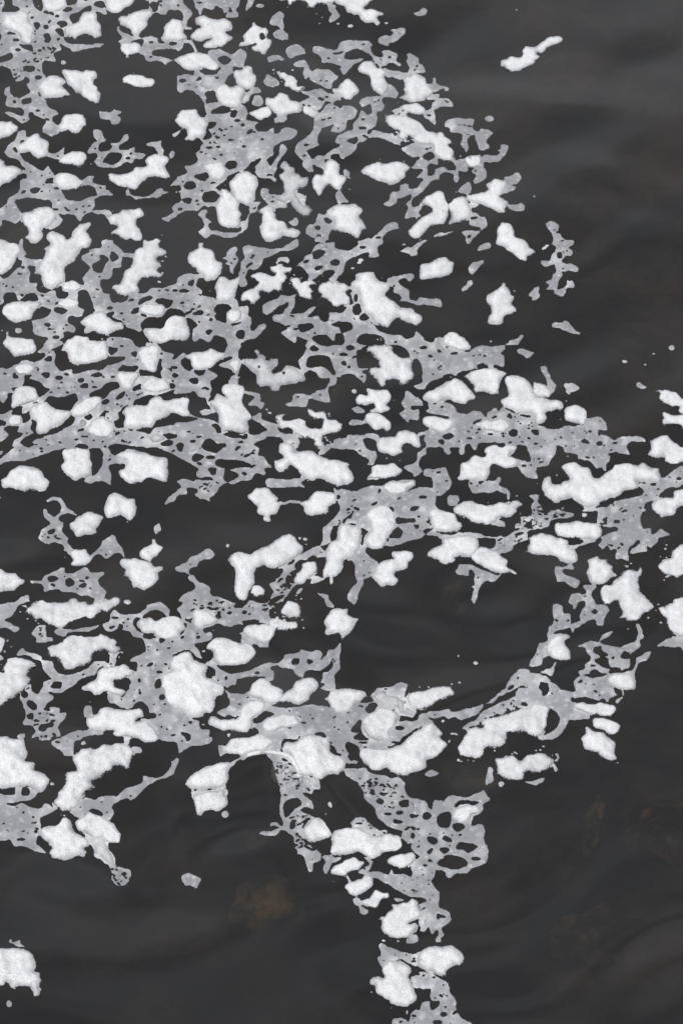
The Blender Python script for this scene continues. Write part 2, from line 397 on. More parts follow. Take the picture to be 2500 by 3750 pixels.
G 800,690 860,690 855,650 885,645 905,700 960,710 995,730 990,750 960,755 950,735 900,755 860,760 830,720
G 810,810 860,780 918,775 910,810 840,818
W small oval white foam clump just below the creased clump, right of centre near the top|580,880 640,855 710,845 760,860 800,895 795,920 760,945 700,940 640,925 610,905
G 525,905 580,885 640,925 620,945 570,935 530,925
G 780,945 800,910 850,885 850,840 900,815 970,805 1020,840 1030,870 970,875 900,890 870,910 885,950 890,1000 875,1025 840,990 790,970
W very long diagonal white foam clump with a ragged upper end, right of centre near top|445,935 480,940 560,940 640,945 700,970 760,1010 800,1065 880,1080 930,1085 960,1120 1020,1150 1015,1185 985,1195 1030,1230 1045,1305 1000,1335 960,1325 900,1300 870,1260 870,1215 830,1190 760,1180 720,1160 690,1130 660,1125 620,1155 590,1145 555,1110 570,1075 500,1040 460,1000
G 605,1215 640,1200 700,1170 760,1175 860,1200 880,1260 910,1310 900,1360 840,1345 815,1370 825,1440 870,1435 890,1395 950,1370 985,1400 1040,1400 1050,1365 1025,1335 1055,1310 1130,1290 1170,1270 1240,1275 1270,1290 1290,1265 1340,1265 1385,1270 1410,1250 1385,1230 1415,1225 1420,1190 1470,1195 1470,1250 1390,1330 1300,1325 1280,1330 1285,1370 1300,1400 1305,1450 1250,1475 1210,1503 1190,1470 1215,1440 1180,1405 1200,1370 1150,1370 1140,1410 1075,1405 1075,1470 1060,1495 1030,1480 1030,1440 980,1415 930,1430 915,1470 850,1485 800,1535 770,1590 560,1600 600,1560 590,1530 650,1510 660,1545 720,1540 760,1510 780,1470 725,1460 765,1420 770,1390 690,1375 720,1330 750,1305 740,1285 700,1290 640,1270
H 780,1280 830,1250 865,1260 875,1290 840,1320 790,1305
O 815 1222 15 8
W small white foam clump at the base of a hooked film, right rim near top|1125,1295 1160,1275 1230,1280 1260,1300 1255,1340 1220,1365 1160,1360 1135,1330
G 950,1030 990,985 1080,968 1130,978 1180,970 1198,990 1190,1040 1200,1070 1240,1080 1265,1055 1320,1060 1357,1095 1300,1150 1330,1190 1325,1212 1285,1215 1280,1230 1240,1225 1215,1165 1195,1115 1165,1115 1140,1150 1155,1190 1145,1250 1110,1220 1085,1180 1100,1140 1095,1095 1015,1085 1005,1055 960,1045
H 1060,1025 1180,1030 1190,1045 1140,1035 1070,1032
E 1324 975 40 25
W wide leaf-shaped white foam clump alone in dark water, right of centre near the top|270,1410 310,1365 410,1328 480,1345 560,1325 640,1345 690,1375 640,1410 635,1440 600,1480 570,1500 515,1520 460,1505 420,1505 380,1470 320,1450
G 125,1400 145,1382 180,1410 180,1450 245,1470 235,1505 200,1522 165,1515 170,1480 150,1440 95,1440 80,1470 130,1440
G 1070,1560 1130,1500 1160,1488 1185,1540 1160,1590 1080,1600
G 1440,1460 1500,1440 1550,1410 1600,1420 1600,1500 1510,1505 1500,1540 1545,1535 1500,1590 1440,1580
E 575 843 8 5
T 1800 0
E 202 80 12 7
E 883 8 8 4
E 0 25 5 4
E 660 17 3 3
W slim diagonal white foam clump alone in the open water at upper right|65,540 75,495 110,490 150,470 230,465 250,440 240,420 270,385 310,375 350,385 400,345 460,315 520,290 545,282 580,320 510,365 450,395 435,420 400,440 390,425 365,430 365,450 392,468 350,510 345,530 240,575 200,590 135,585 100,555
G -40,1280 0,1275 45,1265 40,1225 75,1225 75,1195 125,1195 128,1250 40,1330 -40,1325
G 90,1460 150,1440 205,1408 242,1450 210,1500 170,1515 200,1535 160,1580 100,1580 110,1500
E 0 972 20 22
E 52 1081 3 3
T 0 610
G 165,130 210,80 220,30 350,20 390,0 440,60 450,140 510,190 550,270 600,280 660,275 740,250 790,240 790,205 765,165 680,160 680,110 710,90 770,75 765,130 870,155 880,190 935,240 890,245 840,240 780,270 785,310 755,360 690,400 660,448 600,395 520,395 480,385 520,435 490,485 430,520 400,505 380,510 440,430 450,370 420,330 425,300 390,275 250,255 140,270 135,310 180,380 170,430 120,465 60,445 10,445 15,490 -50,500 -50,370 0,350 60,310 75,255 130,225 165,180
H 255,190 285,172 330,175 325,205 295,222 265,210
H 372,130 395,95 435,95 430,120 445,140 390,142
O 628 351 13 8
O 296 85 9 5
G 755,365 860,352 920,375 915,400 890,430 860,400 790,392
S 8 1300,90 1420,80
G 1420,80 1600,40 1600,130 1520,150 1510,180 1600,180 1600,260 1500,265 1490,275 1540,290 1600,300 1600,360 1550,365 1500,385 1415,430 1390,458 1330,425 1390,400 1420,375 1415,335 1480,275 1470,240 1435,215 1500,180 1470,160 1380,165 1415,140 1440,100
H 1460,362 1480,340 1498,350 1490,362
G 1035,200 1060,200 1085,240 1200,238 1250,215 1300,180 1340,185 1345,200 1395,208 1290,250 1200,255 1110,275 1080,250 1035,240
W rounded white foam clump with a bulb hanging below it, near the left edge|165,430 190,385 240,360 300,335 390,330 440,360 465,400 450,450 400,500 345,525 360,560 340,600 295,632 250,620 215,600 210,570 235,550 225,500 190,470
W bow-tie shaped white foam clump in dark water, upper left middle|885,420 920,395 980,380 1010,345 1100,355 1140,340 1190,385 1180,410 1135,430 1130,480 1150,510 1168,555 1160,610 1120,610 1080,595 1040,618 990,590 960,560 910,558 900,540 950,510 955,490 910,470
W very large branching white foam clump, like a letter Y, left of centre|275,880 310,800 350,760 375,700 360,670 410,640 385,590 400,545 440,530 460,545 520,555 545,600 590,580 600,530 640,470 700,460 745,455 745,490 720,530 735,570 755,605 735,670 680,680 640,730 620,780 540,830 545,900 520,965 480,990 410,1003 360,980 340,900
H 540,590 560,590 560,620
W big white foam clump cut by the left edge beside the branching clump|-60,600 40,605 60,620 150,640 180,680 150,740 110,810 80,850 -60,880
G 160,610 200,590 200,680 220,710 200,745 280,765 340,765 300,820 240,815 200,840 180,820 185,780 150,760 165,680
G 0,890 30,920 80,905 130,850 175,830 220,830 250,870 240,950 310,960 300,1010 360,1040 420,1010 460,1020 470,1070 550,1080 555,1035 515,1020 510,975 540,945 600,945 690,970 680,920 740,850 740,830 670,740 740,705 740,680 830,670 835,600 920,605 930,635 990,665 1030,710 1100,710 1085,745 1005,740 1000,820 930,840 930,880 890,920 830,930 830,975 850,1030 900,1045 900,1070 940,1120 1040,1100 1060,1060 1130,1040 1200,1030 1240,1000 1330,995 1450,960 1470,905 1600,880 1600,1240 1530,1230 1480,1180 1390,1170 1330,1230 1220,1240 1160,1285 1170,1340 1150,1360 1060,1320 1010,1270 940,1240 870,1200 780,1190 740,1050 700,1010 640,1030 640,1140 690,1170 670,1230 570,1230 565,1280 615,1310 610,1365 580,1355 520,1360 530,1400 490,1420 530,1450 430,1500 465,1540 460,1600 310,1600 370,1550 310,1500 370,1460 390,1400 290,1380 265,1270 390,1230 410,1170 345,1150 300,1110 165,1105 145,1080 130,1040 45,1040 25,1080 30,1125 -50,1140 -50,900
H 165,1100 200,1065 230,1045 285,1040 320,1100 240,1108
H 905,710 940,705 975,745 930,778 905,765
H 765,800 825,765 815,735 850,730 895,765 865,800 840,865 800,862 765,835
H 445,1165 480,1150 560,1175 530,1212 490,1210 450,1185
H 365,1290 400,1278 420,1295 400,1315
O 408 1332 18 9
O 462 1400 30 15
O 903 1160 28 13
H 880,1200 930,1195 938,1215 910,1235
O 1000 1201 15 8
H 1075,1190 1110,1155 1145,1150 1140,1200 1090,1205
H 1130,1120 1180,1070 1230,1055 1255,1080 1200,1100 1150,1130
H 1270,1105 1330,1078 1415,1100 1400,1150 1365,1160 1320,1130
O 1368 1013 22 6
O 1437 1016 24 12
O 1512 1020 40 15
O 1497 1118 21 10
O 192 828 14 10
E 155 1346 30 24
W long ragged white foam clump slanting down left, left of centre|920,990 990,945 1020,850 1080,800 1100,700 1160,650 1180,605 1260,600 1285,575 1320,600 1310,645 1370,705 1320,740 1300,770 1330,810 1305,850 1345,885 1300,930 1260,920 1160,930 1130,970 1140,1010 1100,1045 1000,1065 940,1035
E 1308 948 17 10
W small white foam blob between the branching clump's foot and film, left of centre|515,980 545,945 600,942 660,965 690,990 660,1018 560,1025 520,1015
W small oval white foam blob on film right of the teardrop-shaped clump|475,1115 510,1090 580,1080 640,1105 640,1130 600,1155 540,1160 485,1145
W teardrop-shaped white foam clump near the left edge, pointing right|20,1180 40,1140 110,1110 200,1105 310,1108 350,1130 290,1200 265,1255 200,1270 150,1290 90,1275 50,1230 25,1210
W fish-shaped white foam clump with a grey tail fin, left of centre|655,1270 720,1225 790,1190 850,1200 890,1235 950,1265 1010,1280 1020,1325 950,1360 890,1395 820,1390 770,1360 740,1340 680,1305
G 690,1370 700,1330 750,1345 735,1362
W oval white foam blob on dense grey film, left of centre|1145,1150 1190,1120 1260,1130 1330,1125 1365,1165 1330,1215 1270,1230 1200,1220 1150,1195
W lumpy white foam clump with a grey flat patch on its left lobe, left of centre|1175,1350 1200,1320 1270,1320 1340,1330 1370,1260 1440,1215 1520,1245 1545,1310 1570,1370 1550,1415 1520,1435 1400,1428 1330,1450 1270,1450 1220,1420
W white foam clump with a finger pointing up, near the left edge below the teardrop|25,1450 50,1410 50,1360 75,1350 85,1395 150,1405 220,1415 275,1405 290,1450 310,1500 260,1540 160,1560 100,1545 60,1490
G 885,1405 1000,1402 1070,1410 1110,1460 1110,1490 1180,1480 1210,1430 1230,1450 1310,1465 1340,1505 1420,1520 1420,1600 900,1600 890,1460
H 895,1465 920,1480 965,1490 960,1520 905,1548 890,1510
O 930 1417 12 7
O 1000 1471 17 7
H 1070,1530 1120,1515 1135,1545 1120,1560 1090,1550
O 1325 1530 14 10
E 1330 565 8 6
E 857 301 6 4
G 1470,1600 1490,1545 1530,1520 1600,1520 1600,1600
T 600 610
G 80,80 50,75 190,50 250,70 350,90 370,140 420,170 470,200 450,230 420,200 340,215 320,250 330,290 440,290 420,330 320,320 290,355 170,365 60,430 40,458 0,425 60,380 75,330 140,280 145,265 125,215 95,215 140,195 130,160 40,165 70,130
H 250,75 300,55 365,60 370,105 340,122 260,100
H 165,155 205,120 250,125 265,165 240,185 180,188
O 403 138 38 18
H 325,260 350,225 400,218 445,240 445,275 400,292 340,290
H 150,265 225,258 225,290 210,305 175,295
O 270 278 14 9
O 280 310 14 6
O 317 197 14 6
O 135 350 18 14
O 1400 -90 4 4
G 500,0 680,-20 640,45 560,70 500,120 430,170 420,195 350,110
G 930,-60 930,10 905,60 920,110 905,132 870,95 790,95 770,120 740,40 760,-60
W tall white foam clump below the large round one, lower of a pair, upper middle|425,320 450,270 465,190 510,185 550,205 590,240 620,300 615,350 640,385 630,440 635,490 575,512 510,505 450,460 435,400
G 705,300 795,290 770,330 755,375 710,390 690,440 690,490 650,525 560,590 460,570 390,560 350,588 310,570 280,530 325,490 320,430 285,400 290,375 345,348 360,375 345,410 390,460 360,475 385,520 450,530 520,545 600,540 635,515 640,450 670,440 680,410 710,370
W mottled feather-like pale foam clump, ragged at both ends, upper middle|940,75 980,40 945,-10 990,-50 1050,-10 1110,55 1140,80 1190,85 1180,140 1150,175 1090,210 1110,250 1170,310 1215,355 1200,400 1150,415 1100,405 1075,380 1055,320 1040,285 1000,310 960,300 905,275 950,240 980,200 965,150
G 1080,210 1165,240 1170,265 1150,300 1080,270
G 795,200 825,175 860,190 870,230 960,240 1010,310 1020,335 930,350 900,340 850,310 810,260
W white foam clump with two necks forming a leaning letter T, upper middle|765,370 800,340 860,320 910,345 920,390 925,430 990,455 1015,500 1070,500 1125,540 1090,575 1060,585 980,580 940,610 880,620 830,610 795,570 785,500 810,450 790,400
G 1020,450 1080,420 1105,440 1095,480 1060,490 1030,475
G 1410,240 1440,195 1500,255 1515,290 1490,300 1440,310
W white foam clump split by a dark horizontal crease, upper middle right|1330,360 1380,330 1470,310 1570,310 1625,345 1635,375 1600,410 1630,440 1670,520 1630,530 1590,590 1555,585 1520,550 1450,545 1380,510 1385,470 1370,440 1340,410
G 1290,370 1340,380 1380,440 1370,520 1350,560 1350,600 1310,625 1240,615 1240,590 1170,560 1160,520 1190,480 1235,470 1250,430
H 1235,500 1265,480 1290,500 1270,520
H 1310,430 1340,420 1380,450 1340,465
K 1290,300 1370,320 1330,400 1280,400
K 1250,560 1350,560 1340,610 1250,600
W round white foam clump with a pimple on top and a tapered foot, centre left|195,770 210,710 280,680 285,630 330,630 320,660 400,680 420,750 440,775 490,800 480,870 445,930 350,940 310,890 250,840 205,800
G 480,760 515,740 520,700 580,655 608,670 590,730 605,780 580,830 580,875 540,865 540,820 500,805 520,780
G 640,690 660,650 740,650 850,670 960,670 1040,620 1080,592 1110,605 1100,650 1040,690 980,695 850,740 820,760 810,800 770,840 700,850 670,900 690,960 680,985 630,985 620,880 640,840 620,790 655,750
H 675,825 700,790 735,785 700,820 685,835
O 733 726 14 9
G 925,775 950,748 1020,745 1038,770 1020,793 1000,780 940,787
W ragged streaky pale foam clump with a small cap above it, centre|715,890 800,860 850,885 910,890 870,850 870,820 950,805 1045,840 990,885 1030,910 980,960 975,1010 900,1020 870,1045 790,1030 795,1100 720,1140 690,1115 625,1100 640,1050 690,1010 780,970 735,930
W ragged white foam clump trailing down to a frayed tip, right of the streaky clump|1030,905 1110,905 1130,935 1200,940 1255,970 1200,990 1235,1030 1210,1050 1215,1090 1180,1115 1130,1080 1100,1030 1050,980
G 805,1150 870,1105 930,1090 960,1055 1040,1060 1110,1040 1080,1070 1070,1130 1040,1190 1010,1200 970,1200 1010,1150 1020,1110 990,1130 930,1160 850,1215 815,1205
W bell-shaped white foam clump under the pimpled round one, centre left|415,1000 450,920 500,905 545,930 620,905 635,935 600,1000 580,1070 540,1110 460,1115 440,1080 430,1040
G 520,1110 570,1070 610,1110 620,1145 690,1145 695,1190 690,1220 715,1250 715,1330 740,1345 790,1295 840,1292 835,1330 750,1415 690,1425 630,1460 610,1510 615,1600 480,1600 520,1470 500,1400 420,1390 375,1445 300,1410 265,1438 230,1415 240,1330 200,1270 180,1230 160,1190 90,1175 0,1190 -50,1200 -50,985 100,960 120,910 180,885 290,885 330,910 285,920 270,980 320,1010 320,1060 410,1075 450,1110
H 190,950 240,925 245,960 235,985 210,975
O 25 1013 25 6
O 92 1016 24 12
O 167 1020 40 15
H -50,1075 30,1078 75,1100 65,1150 20,1160 -50,1130
O 155 1118 21 10
O 248 1128 11 6
H 235,1195 300,1180 330,1200 310,1218 240,1218
H 410,1170 450,1125 525,1130 555,1165 510,1200 515,1280 440,1265 415,1230 430,1205
H 190,1245 240,1260 275,1300 250,1325 210,1320
H 345,1355 375,1333 397,1340 385,1370 360,1382
H 590,1375 620,1342 665,1355 655,1410 610,1408
H 550,1290 630,1278 630,1290 570,1305
W small round white foam dot on film, centre left|510,1220 530,1185 580,1172 635,1185 640,1240 610,1275 550,1280 515,1255
G 1105,800 1150,770 1160,735 1210,710 1225,670 1280,630 1400,620 1400,665 1450,680 1520,690 1600,650 1600,740 1520,770 1480,850 1450,890 1400,940 1355,925 1400,880 1390,855 1330,855 1280,895 1200,945 1175,940 1190,900 1170,860
H 1220,705 1260,685 1325,690 1310,725 1260,755 1225,755
H 1365,785 1400,762 1440,775 1430,805 1385,813
H 1235,835 1260,815 1305,818 1300,840 1250,853
W white foam clump frayed on its left side, left half of a pair near centre|1265,970 1300,950 1380,935 1480,950 1520,990 1490,1040 1520,1080 1510,1150 1460,1145 1400,1165 1350,1120 1300,1090 1270,1130 1280,1080 1260,1000
G 1500,1000 1600,940 1600,1180 1560,1140 1470,1200 1360,1200 1350,1260 1310,1275 1270,1230 1180,1220 1260,1145 1180,1165 1140,1200 1000,1200 900,1220 890,1270 960,1285 1010,1330 970,1345 970,1370 1060,1450 1090,1430 1100,1390 1170,1430 1150,1480 1170,1520 1120,1600 1600,1600 1600,980
H 1095,1305 1140,1290 1210,1288 1225,1320 1180,1350 1120,1355
H 1370,1300 1440,1275 1520,1285 1545,1310 1510,1350 1460,1370 1440,1325
H 1215,1410 1250,1380 1330,1378 1380,1430 1400,1430 1405,1380 1460,1375 1475,1400 1465,1465 1400,1465 1330,1480 1260,1445
H 1195,1490 1230,1468 1265,1485 1255,1510 1210,1510
O 1525 1490 35 22
O 1470 1540 35 12
H 1485,1040 1540,1010 1540,1045 1500,1055
H 1270,1120 1350,1120 1400,1165 1510,1155 1470,1200 1360,1200 1350,1240 1250,1220
G -50,1500 70,1525 85,1550 50,1570 -50,1600
G 110,1560 170,1520 190,1540 170,1600 100,1600
E 377 1023 7 5
T 1200 610
G 65,235 100,195 145,245 175,280 150,295 80,300
G 680,0 690,-20 800,-20 825,75 870,70 890,30 950,5 985,35 1040,40 1040,-20 1160,-20 1150,40 1080,45 1075,105 1055,130 1030,110 1030,75 980,50 930,65 915,105 850,115 780,200 705,260 690,330 720,330 755,315 775,330 745,380 760,400 725,425 700,415 625,425 660,340 640,300 680,270 675,230 570,270 570,300 500,333 455,315 500,270 520,210 590,195 595,145 655,145 665,180 720,175 750,150 780,105 725,90 770,50 690,15
G 1180,30 1200,-20 1290,-20 1305,80 1210,135 1190,110 1210,70
G 1440,100 1490,80 1550,42 1600,50 1600,140 1530,145 1535,180 1500,215 1430,215 1440,130
G 1070,190 1110,140 1160,122 1185,180 1165,215 1140,230 1090,215
W white foam clump with a puffy raised end, leftmost of a row at right rim|755,295 790,250 840,225 900,192 950,210 960,270 985,310 990,380 960,450 940,475 835,495 790,560 710,592 655,550 690,495 730,450 790,395 845,380 840,340 770,320
W white foam clump with a straight base, middle of a row at the right rim|985,310 1010,290 1040,255 1090,245 1140,260 1150,310 1185,350 1185,390 1160,430 1120,455 1040,465 985,475 1005,385
W large white foam clump with a dome and blunt arm, right end of a row|1130,270 1150,235 1240,210 1305,185 1300,140 1340,105 1410,100 1460,125 1460,180 1440,215 1410,245 1450,270 1478,290 1450,340 1450,380 1370,370 1310,335 1240,310 1190,305
G 1180,345 1240,315 1180,300 1130,310 1140,330
G 1185,380 1230,390 1245,410 1295,425 1310,490 1250,540 1200,590 1180,625 1135,635 1125,575 1095,530 1150,525 1250,530 1235,500 1160,485 1165,465 1155,440
H 1165,420 1190,412 1230,415 1225,435 1180,435
G 1475,305 1600,300 1600,360 1480,355
G -50,620 50,620 65,665 170,690 240,640 240,610 310,590 370,580 440,530 490,470 540,452 580,465 575,490 600,490 550,515 480,550 450,590 450,630 410,665 415,735 340,745 335,705 270,720 190,760 150,800 120,880 60,935 -30,930 50,890 30,855 -50,850
H 20,785 50,762 95,775 85,805 40,813
O 285 660 28 13
O 415 583 24 8
G 865,575 900,545 960,540 1035,525 1000,545 900,580
G 590,700 640,665 690,660 750,620 820,598 780,640 735,685 735,725 685,735 660,720
E 625 642 19 8
E 272 767 22 13
E 256 790 18 10
E 206 834 18 9
G 1225,685 1250,640 1300,620 1335,635 1330,665 1270,685
W diagonal white foam clump full of dark pinholes, alone near the right rim|1380,630 1395,580 1385,520 1410,470 1430,460 1500,480 1530,530 1540,580 1600,595 1640,630 1655,660 1700,695 1690,715 1630,740 1620,770 1560,750 1510,710 1470,690 1435,655 1400,640
G 1155,850 1170,800 1210,775 1275,760 1270,790 1235,830 1215,870 1180,892
G 1090,1010 1140,965 1150,935 1185,928 1185,960 1150,1005 1100,1028
W oval white foam clump alone in the dark water right of centre|745,850 760,800 800,785 830,790 900,755 970,750 995,780 1035,790 1020,850 1005,885 970,910 900,925 870,920 765,928 745,880
W large white foam clump with a round foot on its right, near centre|190,970 230,920 230,890 320,862 375,870 420,940 490,955 500,1000 470,1050 500,1085 550,1105 600,1155 690,1155 720,1195 770,1220 770,1260 735,1305 680,1300 620,1285 570,1245 530,1270 490,1320 440,1310 370,1285 340,1230 290,1190 265,1120 235,1040
G 485,915 540,893 580,895 690,873 705,900 690,940 650,940 635,915 590,925 575,950 640,995 670,1025 670,1075 720,1100 750,1075 830,1085 900,1080 942,1120 930,1150 850,1140 740,1140 680,1115 590,1105 600,1075 570,1040 530,1025 540,990 500,975 480,940
W stacked white foam clump with a tiny knob on top, alone at right|1295,1110 1310,1050 1370,1015 1420,980 1425,955 1455,955 1460,980 1490,1010 1505,1055 1535,1070 1510,1120 1550,1180 1530,1205 1440,1235 1425,1290 1340,1300 1310,1290 1310,1240 1330,1200 1320,1150
G 150,980 220,1000 240,1060 255,1105 290,1190 345,1230 370,1290 430,1350 510,1375 590,1380 650,1410 700,1400 720,1358 770,1395 800,1425 860,1440 890,1400 950,1405 1050,1500 1110,1510 1220,1495 1260,1475 1410,1475 1480,1450 1490,1415 1600,1390 1600,1470 1520,1475 1430,1520 1420,1600 670,1600 660,1540 600,1500 540,1470 530,1500 480,1450 320,1440 250,1490 230,1600 -50,1600 -50,1490 50,1455 120,1465 125,1380 60,1380 60,1430 30,1435 -30,1400 -30,1330 30,1280 5,1240 30,1200 110,1205 165,1150 210,1110
H 200,1160 250,1120 280,1190 255,1220 215,1215
H 262,1240 300,1200 340,1240 310,1262 275,1260
H 25,1300 90,1272 190,1285 200,1330 150,1355 115,1370 95,1325 40,1320
H 235,1410 280,1375 350,1370 440,1390 470,1440 400,1455 330,1440 270,1455 240,1440
O 187 1490 38 22
O 126 1541 40 13
O 555 1441 12 8
O 785 1484 34 14
O 711 1508 11 8
H 895,1498 920,1505 938,1525 910,1530
H 970,1470 1000,1480 990,1495
H 215,1050 235,1045 235,1105 215,1100
O 1244 1541 12 6
H 145,1035 180,1005 195,1030 160,1055
W small domed white foam clump with a pointed right end on film, right of centre|945,1430 965,1380 1020,1360 1060,1365 1080,1390 1120,1405 1140,1440 1175,1475 1150,1500 1080,1520 1030,1500 960,1460
E 1338 1436 11 8
T 1800 610
G 90,100 150,80 205,42 240,85 210,140 160,150 200,170 170,205 110,220 100,160
G 135,305 200,305 235,293 268,310 265,358 185,362 135,345
E 349 242 9 9
G 437,480 455,450 490,438 550,480 545,525 520,535 565,560 575,580 620,600 670,605 665,640 625,665 640,680 662,695 650,730 610,735 580,765 575,790 620,800 650,792 690,815 712,845 690,868 620,855 575,870 575,900 545,930 535,1000 570,1000 610,980 620,940 665,935 678,970 665,1000 625,1000 605,1040 575,1068 540,1060 505,1040 505,1015 445,1020 470,975 440,945 490,920 500,880 525,860 515,800 450,825 405,800 410,770 480,765 490,720 525,700 520,650 480,650 430,685 400,675 440,650 490,640 500,580 480,540
H 537,710 575,708 580,750 550,755 540,735
G 303,1050 350,1005 390,985 385,1040 398,1055 370,1095 325,1102 330,1070 305,1065
G 498,1285 540,1275 625,1273 650,1305 690,1345 730,1365 690,1377 600,1355 550,1322 500,1320
G -40,1400 0,1400 100,1450 140,1440 150,1415 200,1410 250,1380 258,1395 230,1440 190,1478 120,1475 75,1520 90,1600 -40,1600
G 200,1510 240,1488 280,1500 350,1525 290,1570 260,1560
E 1472 1488 28 21
E 1326 1538 12 8
E 1005 937 4 3
E 1382 1093 4 3
E 1524 1091 4 3
E 881 1073 3 3
T 0 1220
W big square white foam clump with lobed corners, left of centre|505,155 535,90 560,55 600,35 620,18 680,30 725,30 760,62 880,68 895,110 890,170 870,210 800,245 770,240 700,260 640,275 595,260 570,225 550,190 555,160
W white foam clump with a knobbed foot on film, right of the big square clump|1130,180 1160,120 1220,100 1290,100 1320,125 1300,180 1305,220 1285,250 1290,290 1260,318 1210,310 1190,280 1145,240 1150,205
G 290,0 400,-20 510,-20 530,35 490,50 515,95 430,130 465,170 455,250 500,300 590,300 600,330 740,305 830,300 890,260 970,230 1010,200 920,190 895,185 890,60 1000,40 1070,45 1110,100 1150,120 1200,110 1210,60 1230,90 1310,100 1340,140 1420,160 1420,190 1410,210 1470,190 1500,155 1600,150 1600,190 1520,200 1485,240 1505,290 1530,320 1600,310 1600,480 1450,505 1425,490 1440,460 1350,490 1270,520 1230,510 1110,550 1090,600 1050,590 1000,610 990,640 970,650 980,700 930,730 950,770 1020,775 1070,805 1130,800 1220,820 1270,780 1420,750 1440,730 1600,740 1600,1065 1530,1050 1400,990 1280,935 1200,940 1150,925 1110,925 1060,920 1000,915 900,925 910,970 950,1010 1020,1040 1020,1075 900,1080 900,1130 910,1170 905,1250 850,1220 790,1220 740,1238 690,1210 720,1170 800,1150 840,1080 850,1000 820,945 740,950 715,915 640,920 600,935 530,940 440,970 290,1020 180,1050 90,1045 0,1080 -50,1085 -50,1045 0,1035 40,1000 130,930 140,905 175,915 240,940 300,910 270,900 300,870 400,840 500,800 600,730 620,690 580,660 600,600 640,540 630,500 600,490 520,522 400,520 370,550 320,570 290,560 320,525 400,480 410,465 370,440 340,400 250,380 265,340 290,330 275,280 300,230 350,210 380,180 360,155 310,150 380,80 385,35
H 375,210 400,188 428,195 425,220 400,230 378,222
H 890,100 925,118 970,125 960,150 910,180 890,150
O 930 52 12 7
O 1000 105 17 7
H 1070,165 1120,150 1135,180 1120,195 1090,185
O 1327 165 12 10
H 870,250 940,205 1020,190 1025,210 990,235 900,262
H 975,290 1010,258 1060,270 1120,265 1135,290 1110,310 1000,310 970,305
H 1150,300 1190,300 1260,322 1290,290 1305,215 1330,215 1320,250 1335,290 1320,320 1330,375 1270,355 1240,350 1160,355 1150,340
H 335,335 370,320 410,325 405,370 360,360
O 488 366 34 20
H 290,290 320,285 315,315 295,318
H 750,355 790,325 830,330 840,350 800,362
O 667 387 28 20
H 660,440 690,412 730,420 720,450 680,455
O 510 408 12 6
O 928 358 18 10
O 853 358 14 7
H 740,490 830,450 860,420 960,395 985,420 970,455 920,465 850,540 825,525 740,515
H 1090,470 1110,435 1175,412 1165,460 1110,470
H 945,535 990,485 1030,480 1010,530 970,540
H 835,560 870,540 900,550 890,575 850,585
H 1095,580 1110,560 1180,530 1245,520 1220,560 1215,580 1140,598
H 690,685 740,665 760,690 740,715 700,700
H 810,680 840,650 868,625 865,680 890,690 890,715 840,680
H 940,725 980,705 975,670 1010,640 1020,700 1015,760 960,760
H 635,800 690,775 690,795 650,812
H 945,830 970,810 988,820 955,842
O 700 848 36 7
O 1090 935 22 12
H 640,925 650,905 700,910 718,920 715,945 660,945
H 745,955 800,940 825,955 855,990 845,1030 815,1110 805,1150 760,1170 765,1100 745,1050
H 405,830 480,770 540,745 590,695 612,700 600,740 560,770 470,805
H 1340,825 1400,820 1460,835 1440,860 1390,868 1360,855
H 1320,905 1380,872 1415,885 1410,915 1350,925
H 1445,920 1480,898 1510,910 1495,965 1465,970 1460,940
O 1437 348 27 17
H 1485,240 1530,215 1600,230 1600,310 1530,320 1505,290
H 1560,375 1600,360 1600,400 1565,395
H 1380,420 1410,412 1440,430 1415,455 1390,450
H 1140,795 1200,765 1270,770 1220,815
O 1530 805 15 6
W white foam blob with a soft outline on film by the left edge, left middle|110,300 140,270 200,250 260,255 285,290 260,325 200,340 150,335
G -50,300 60,295 120,260 170,250 190,225 300,240 300,330 240,340 205,345 210,385 185,430 110,460 100,480 70,490 65,530 30,570 5,550 10,500 -50,500
H 105,345 120,320 135,345 160,355 150,372 110,372
W boot-shaped white foam clump at the left, with a creased side|100,510 120,460 180,435 250,435 290,450 305,500 320,535 280,580 220,590 150,605 105,610 95,570
G 190,600 270,590 310,570 270,610 240,640 215,655 180,655
W large white foam clump with a stub arm and a foot, left middle|240,660 260,610 350,560 420,580 460,620 560,630 575,660 560,700 500,750 430,790 390,830 320,830 295,810 310,750 270,710
W smooth white foam clump, upper right neighbour of the stub-armed clump, left middle|575,630 640,570 720,525 820,520 830,570 800,610 740,660 680,695 620,690 575,665
W small faint white foam puff on film between two oval clumps, left middle|635,730 670,700 710,705 730,735 700,775 650,780 630,755
W cratered oval white foam clump with a ring dent in its middle, left middle|715,780 760,710 840,680 880,700 930,750 935,800 890,845 800,850 740,825
W triangular white foam clump pointing down on film, centre left|955,360 975,315 1040,318 1140,315 1140,370 1110,420 1080,460 1020,465 990,410
W oval white foam clump beside the downward triangular clump, centre left|1165,435 1200,380 1245,355 1310,375 1360,390 1395,460 1330,485 1280,495 1210,490 1180,465
W long lumpy white foam clump with a square right end, centre left|1005,655 1050,600 1120,595 1200,590 1240,540 1310,520 1360,555 1440,535 1540,530 1560,560 1540,600 1560,660 1530,685 1420,660 1380,690 1330,715 1280,730 1250,780 1180,780 1100,800 1030,780 1015,740 1025,700
W small bubbly white foam clump hugging the left edge, left middle|60,710 100,680 165,672 185,715 165,760 90,765 60,745
G -50,650 30,665 110,625 100,670 170,680 180,740 260,700 260,750 250,790 280,820 205,860 160,910 100,935 130,880 200,825 150,800 160,760 60,765 40,770 40,800 85,835 0,900 -50,910 -50,780 40,760 40,730 -50,690
W faint pale foam spot on wide film, centre left|1210,870 1250,820 1300,815 1370,860 1320,900 1260,910
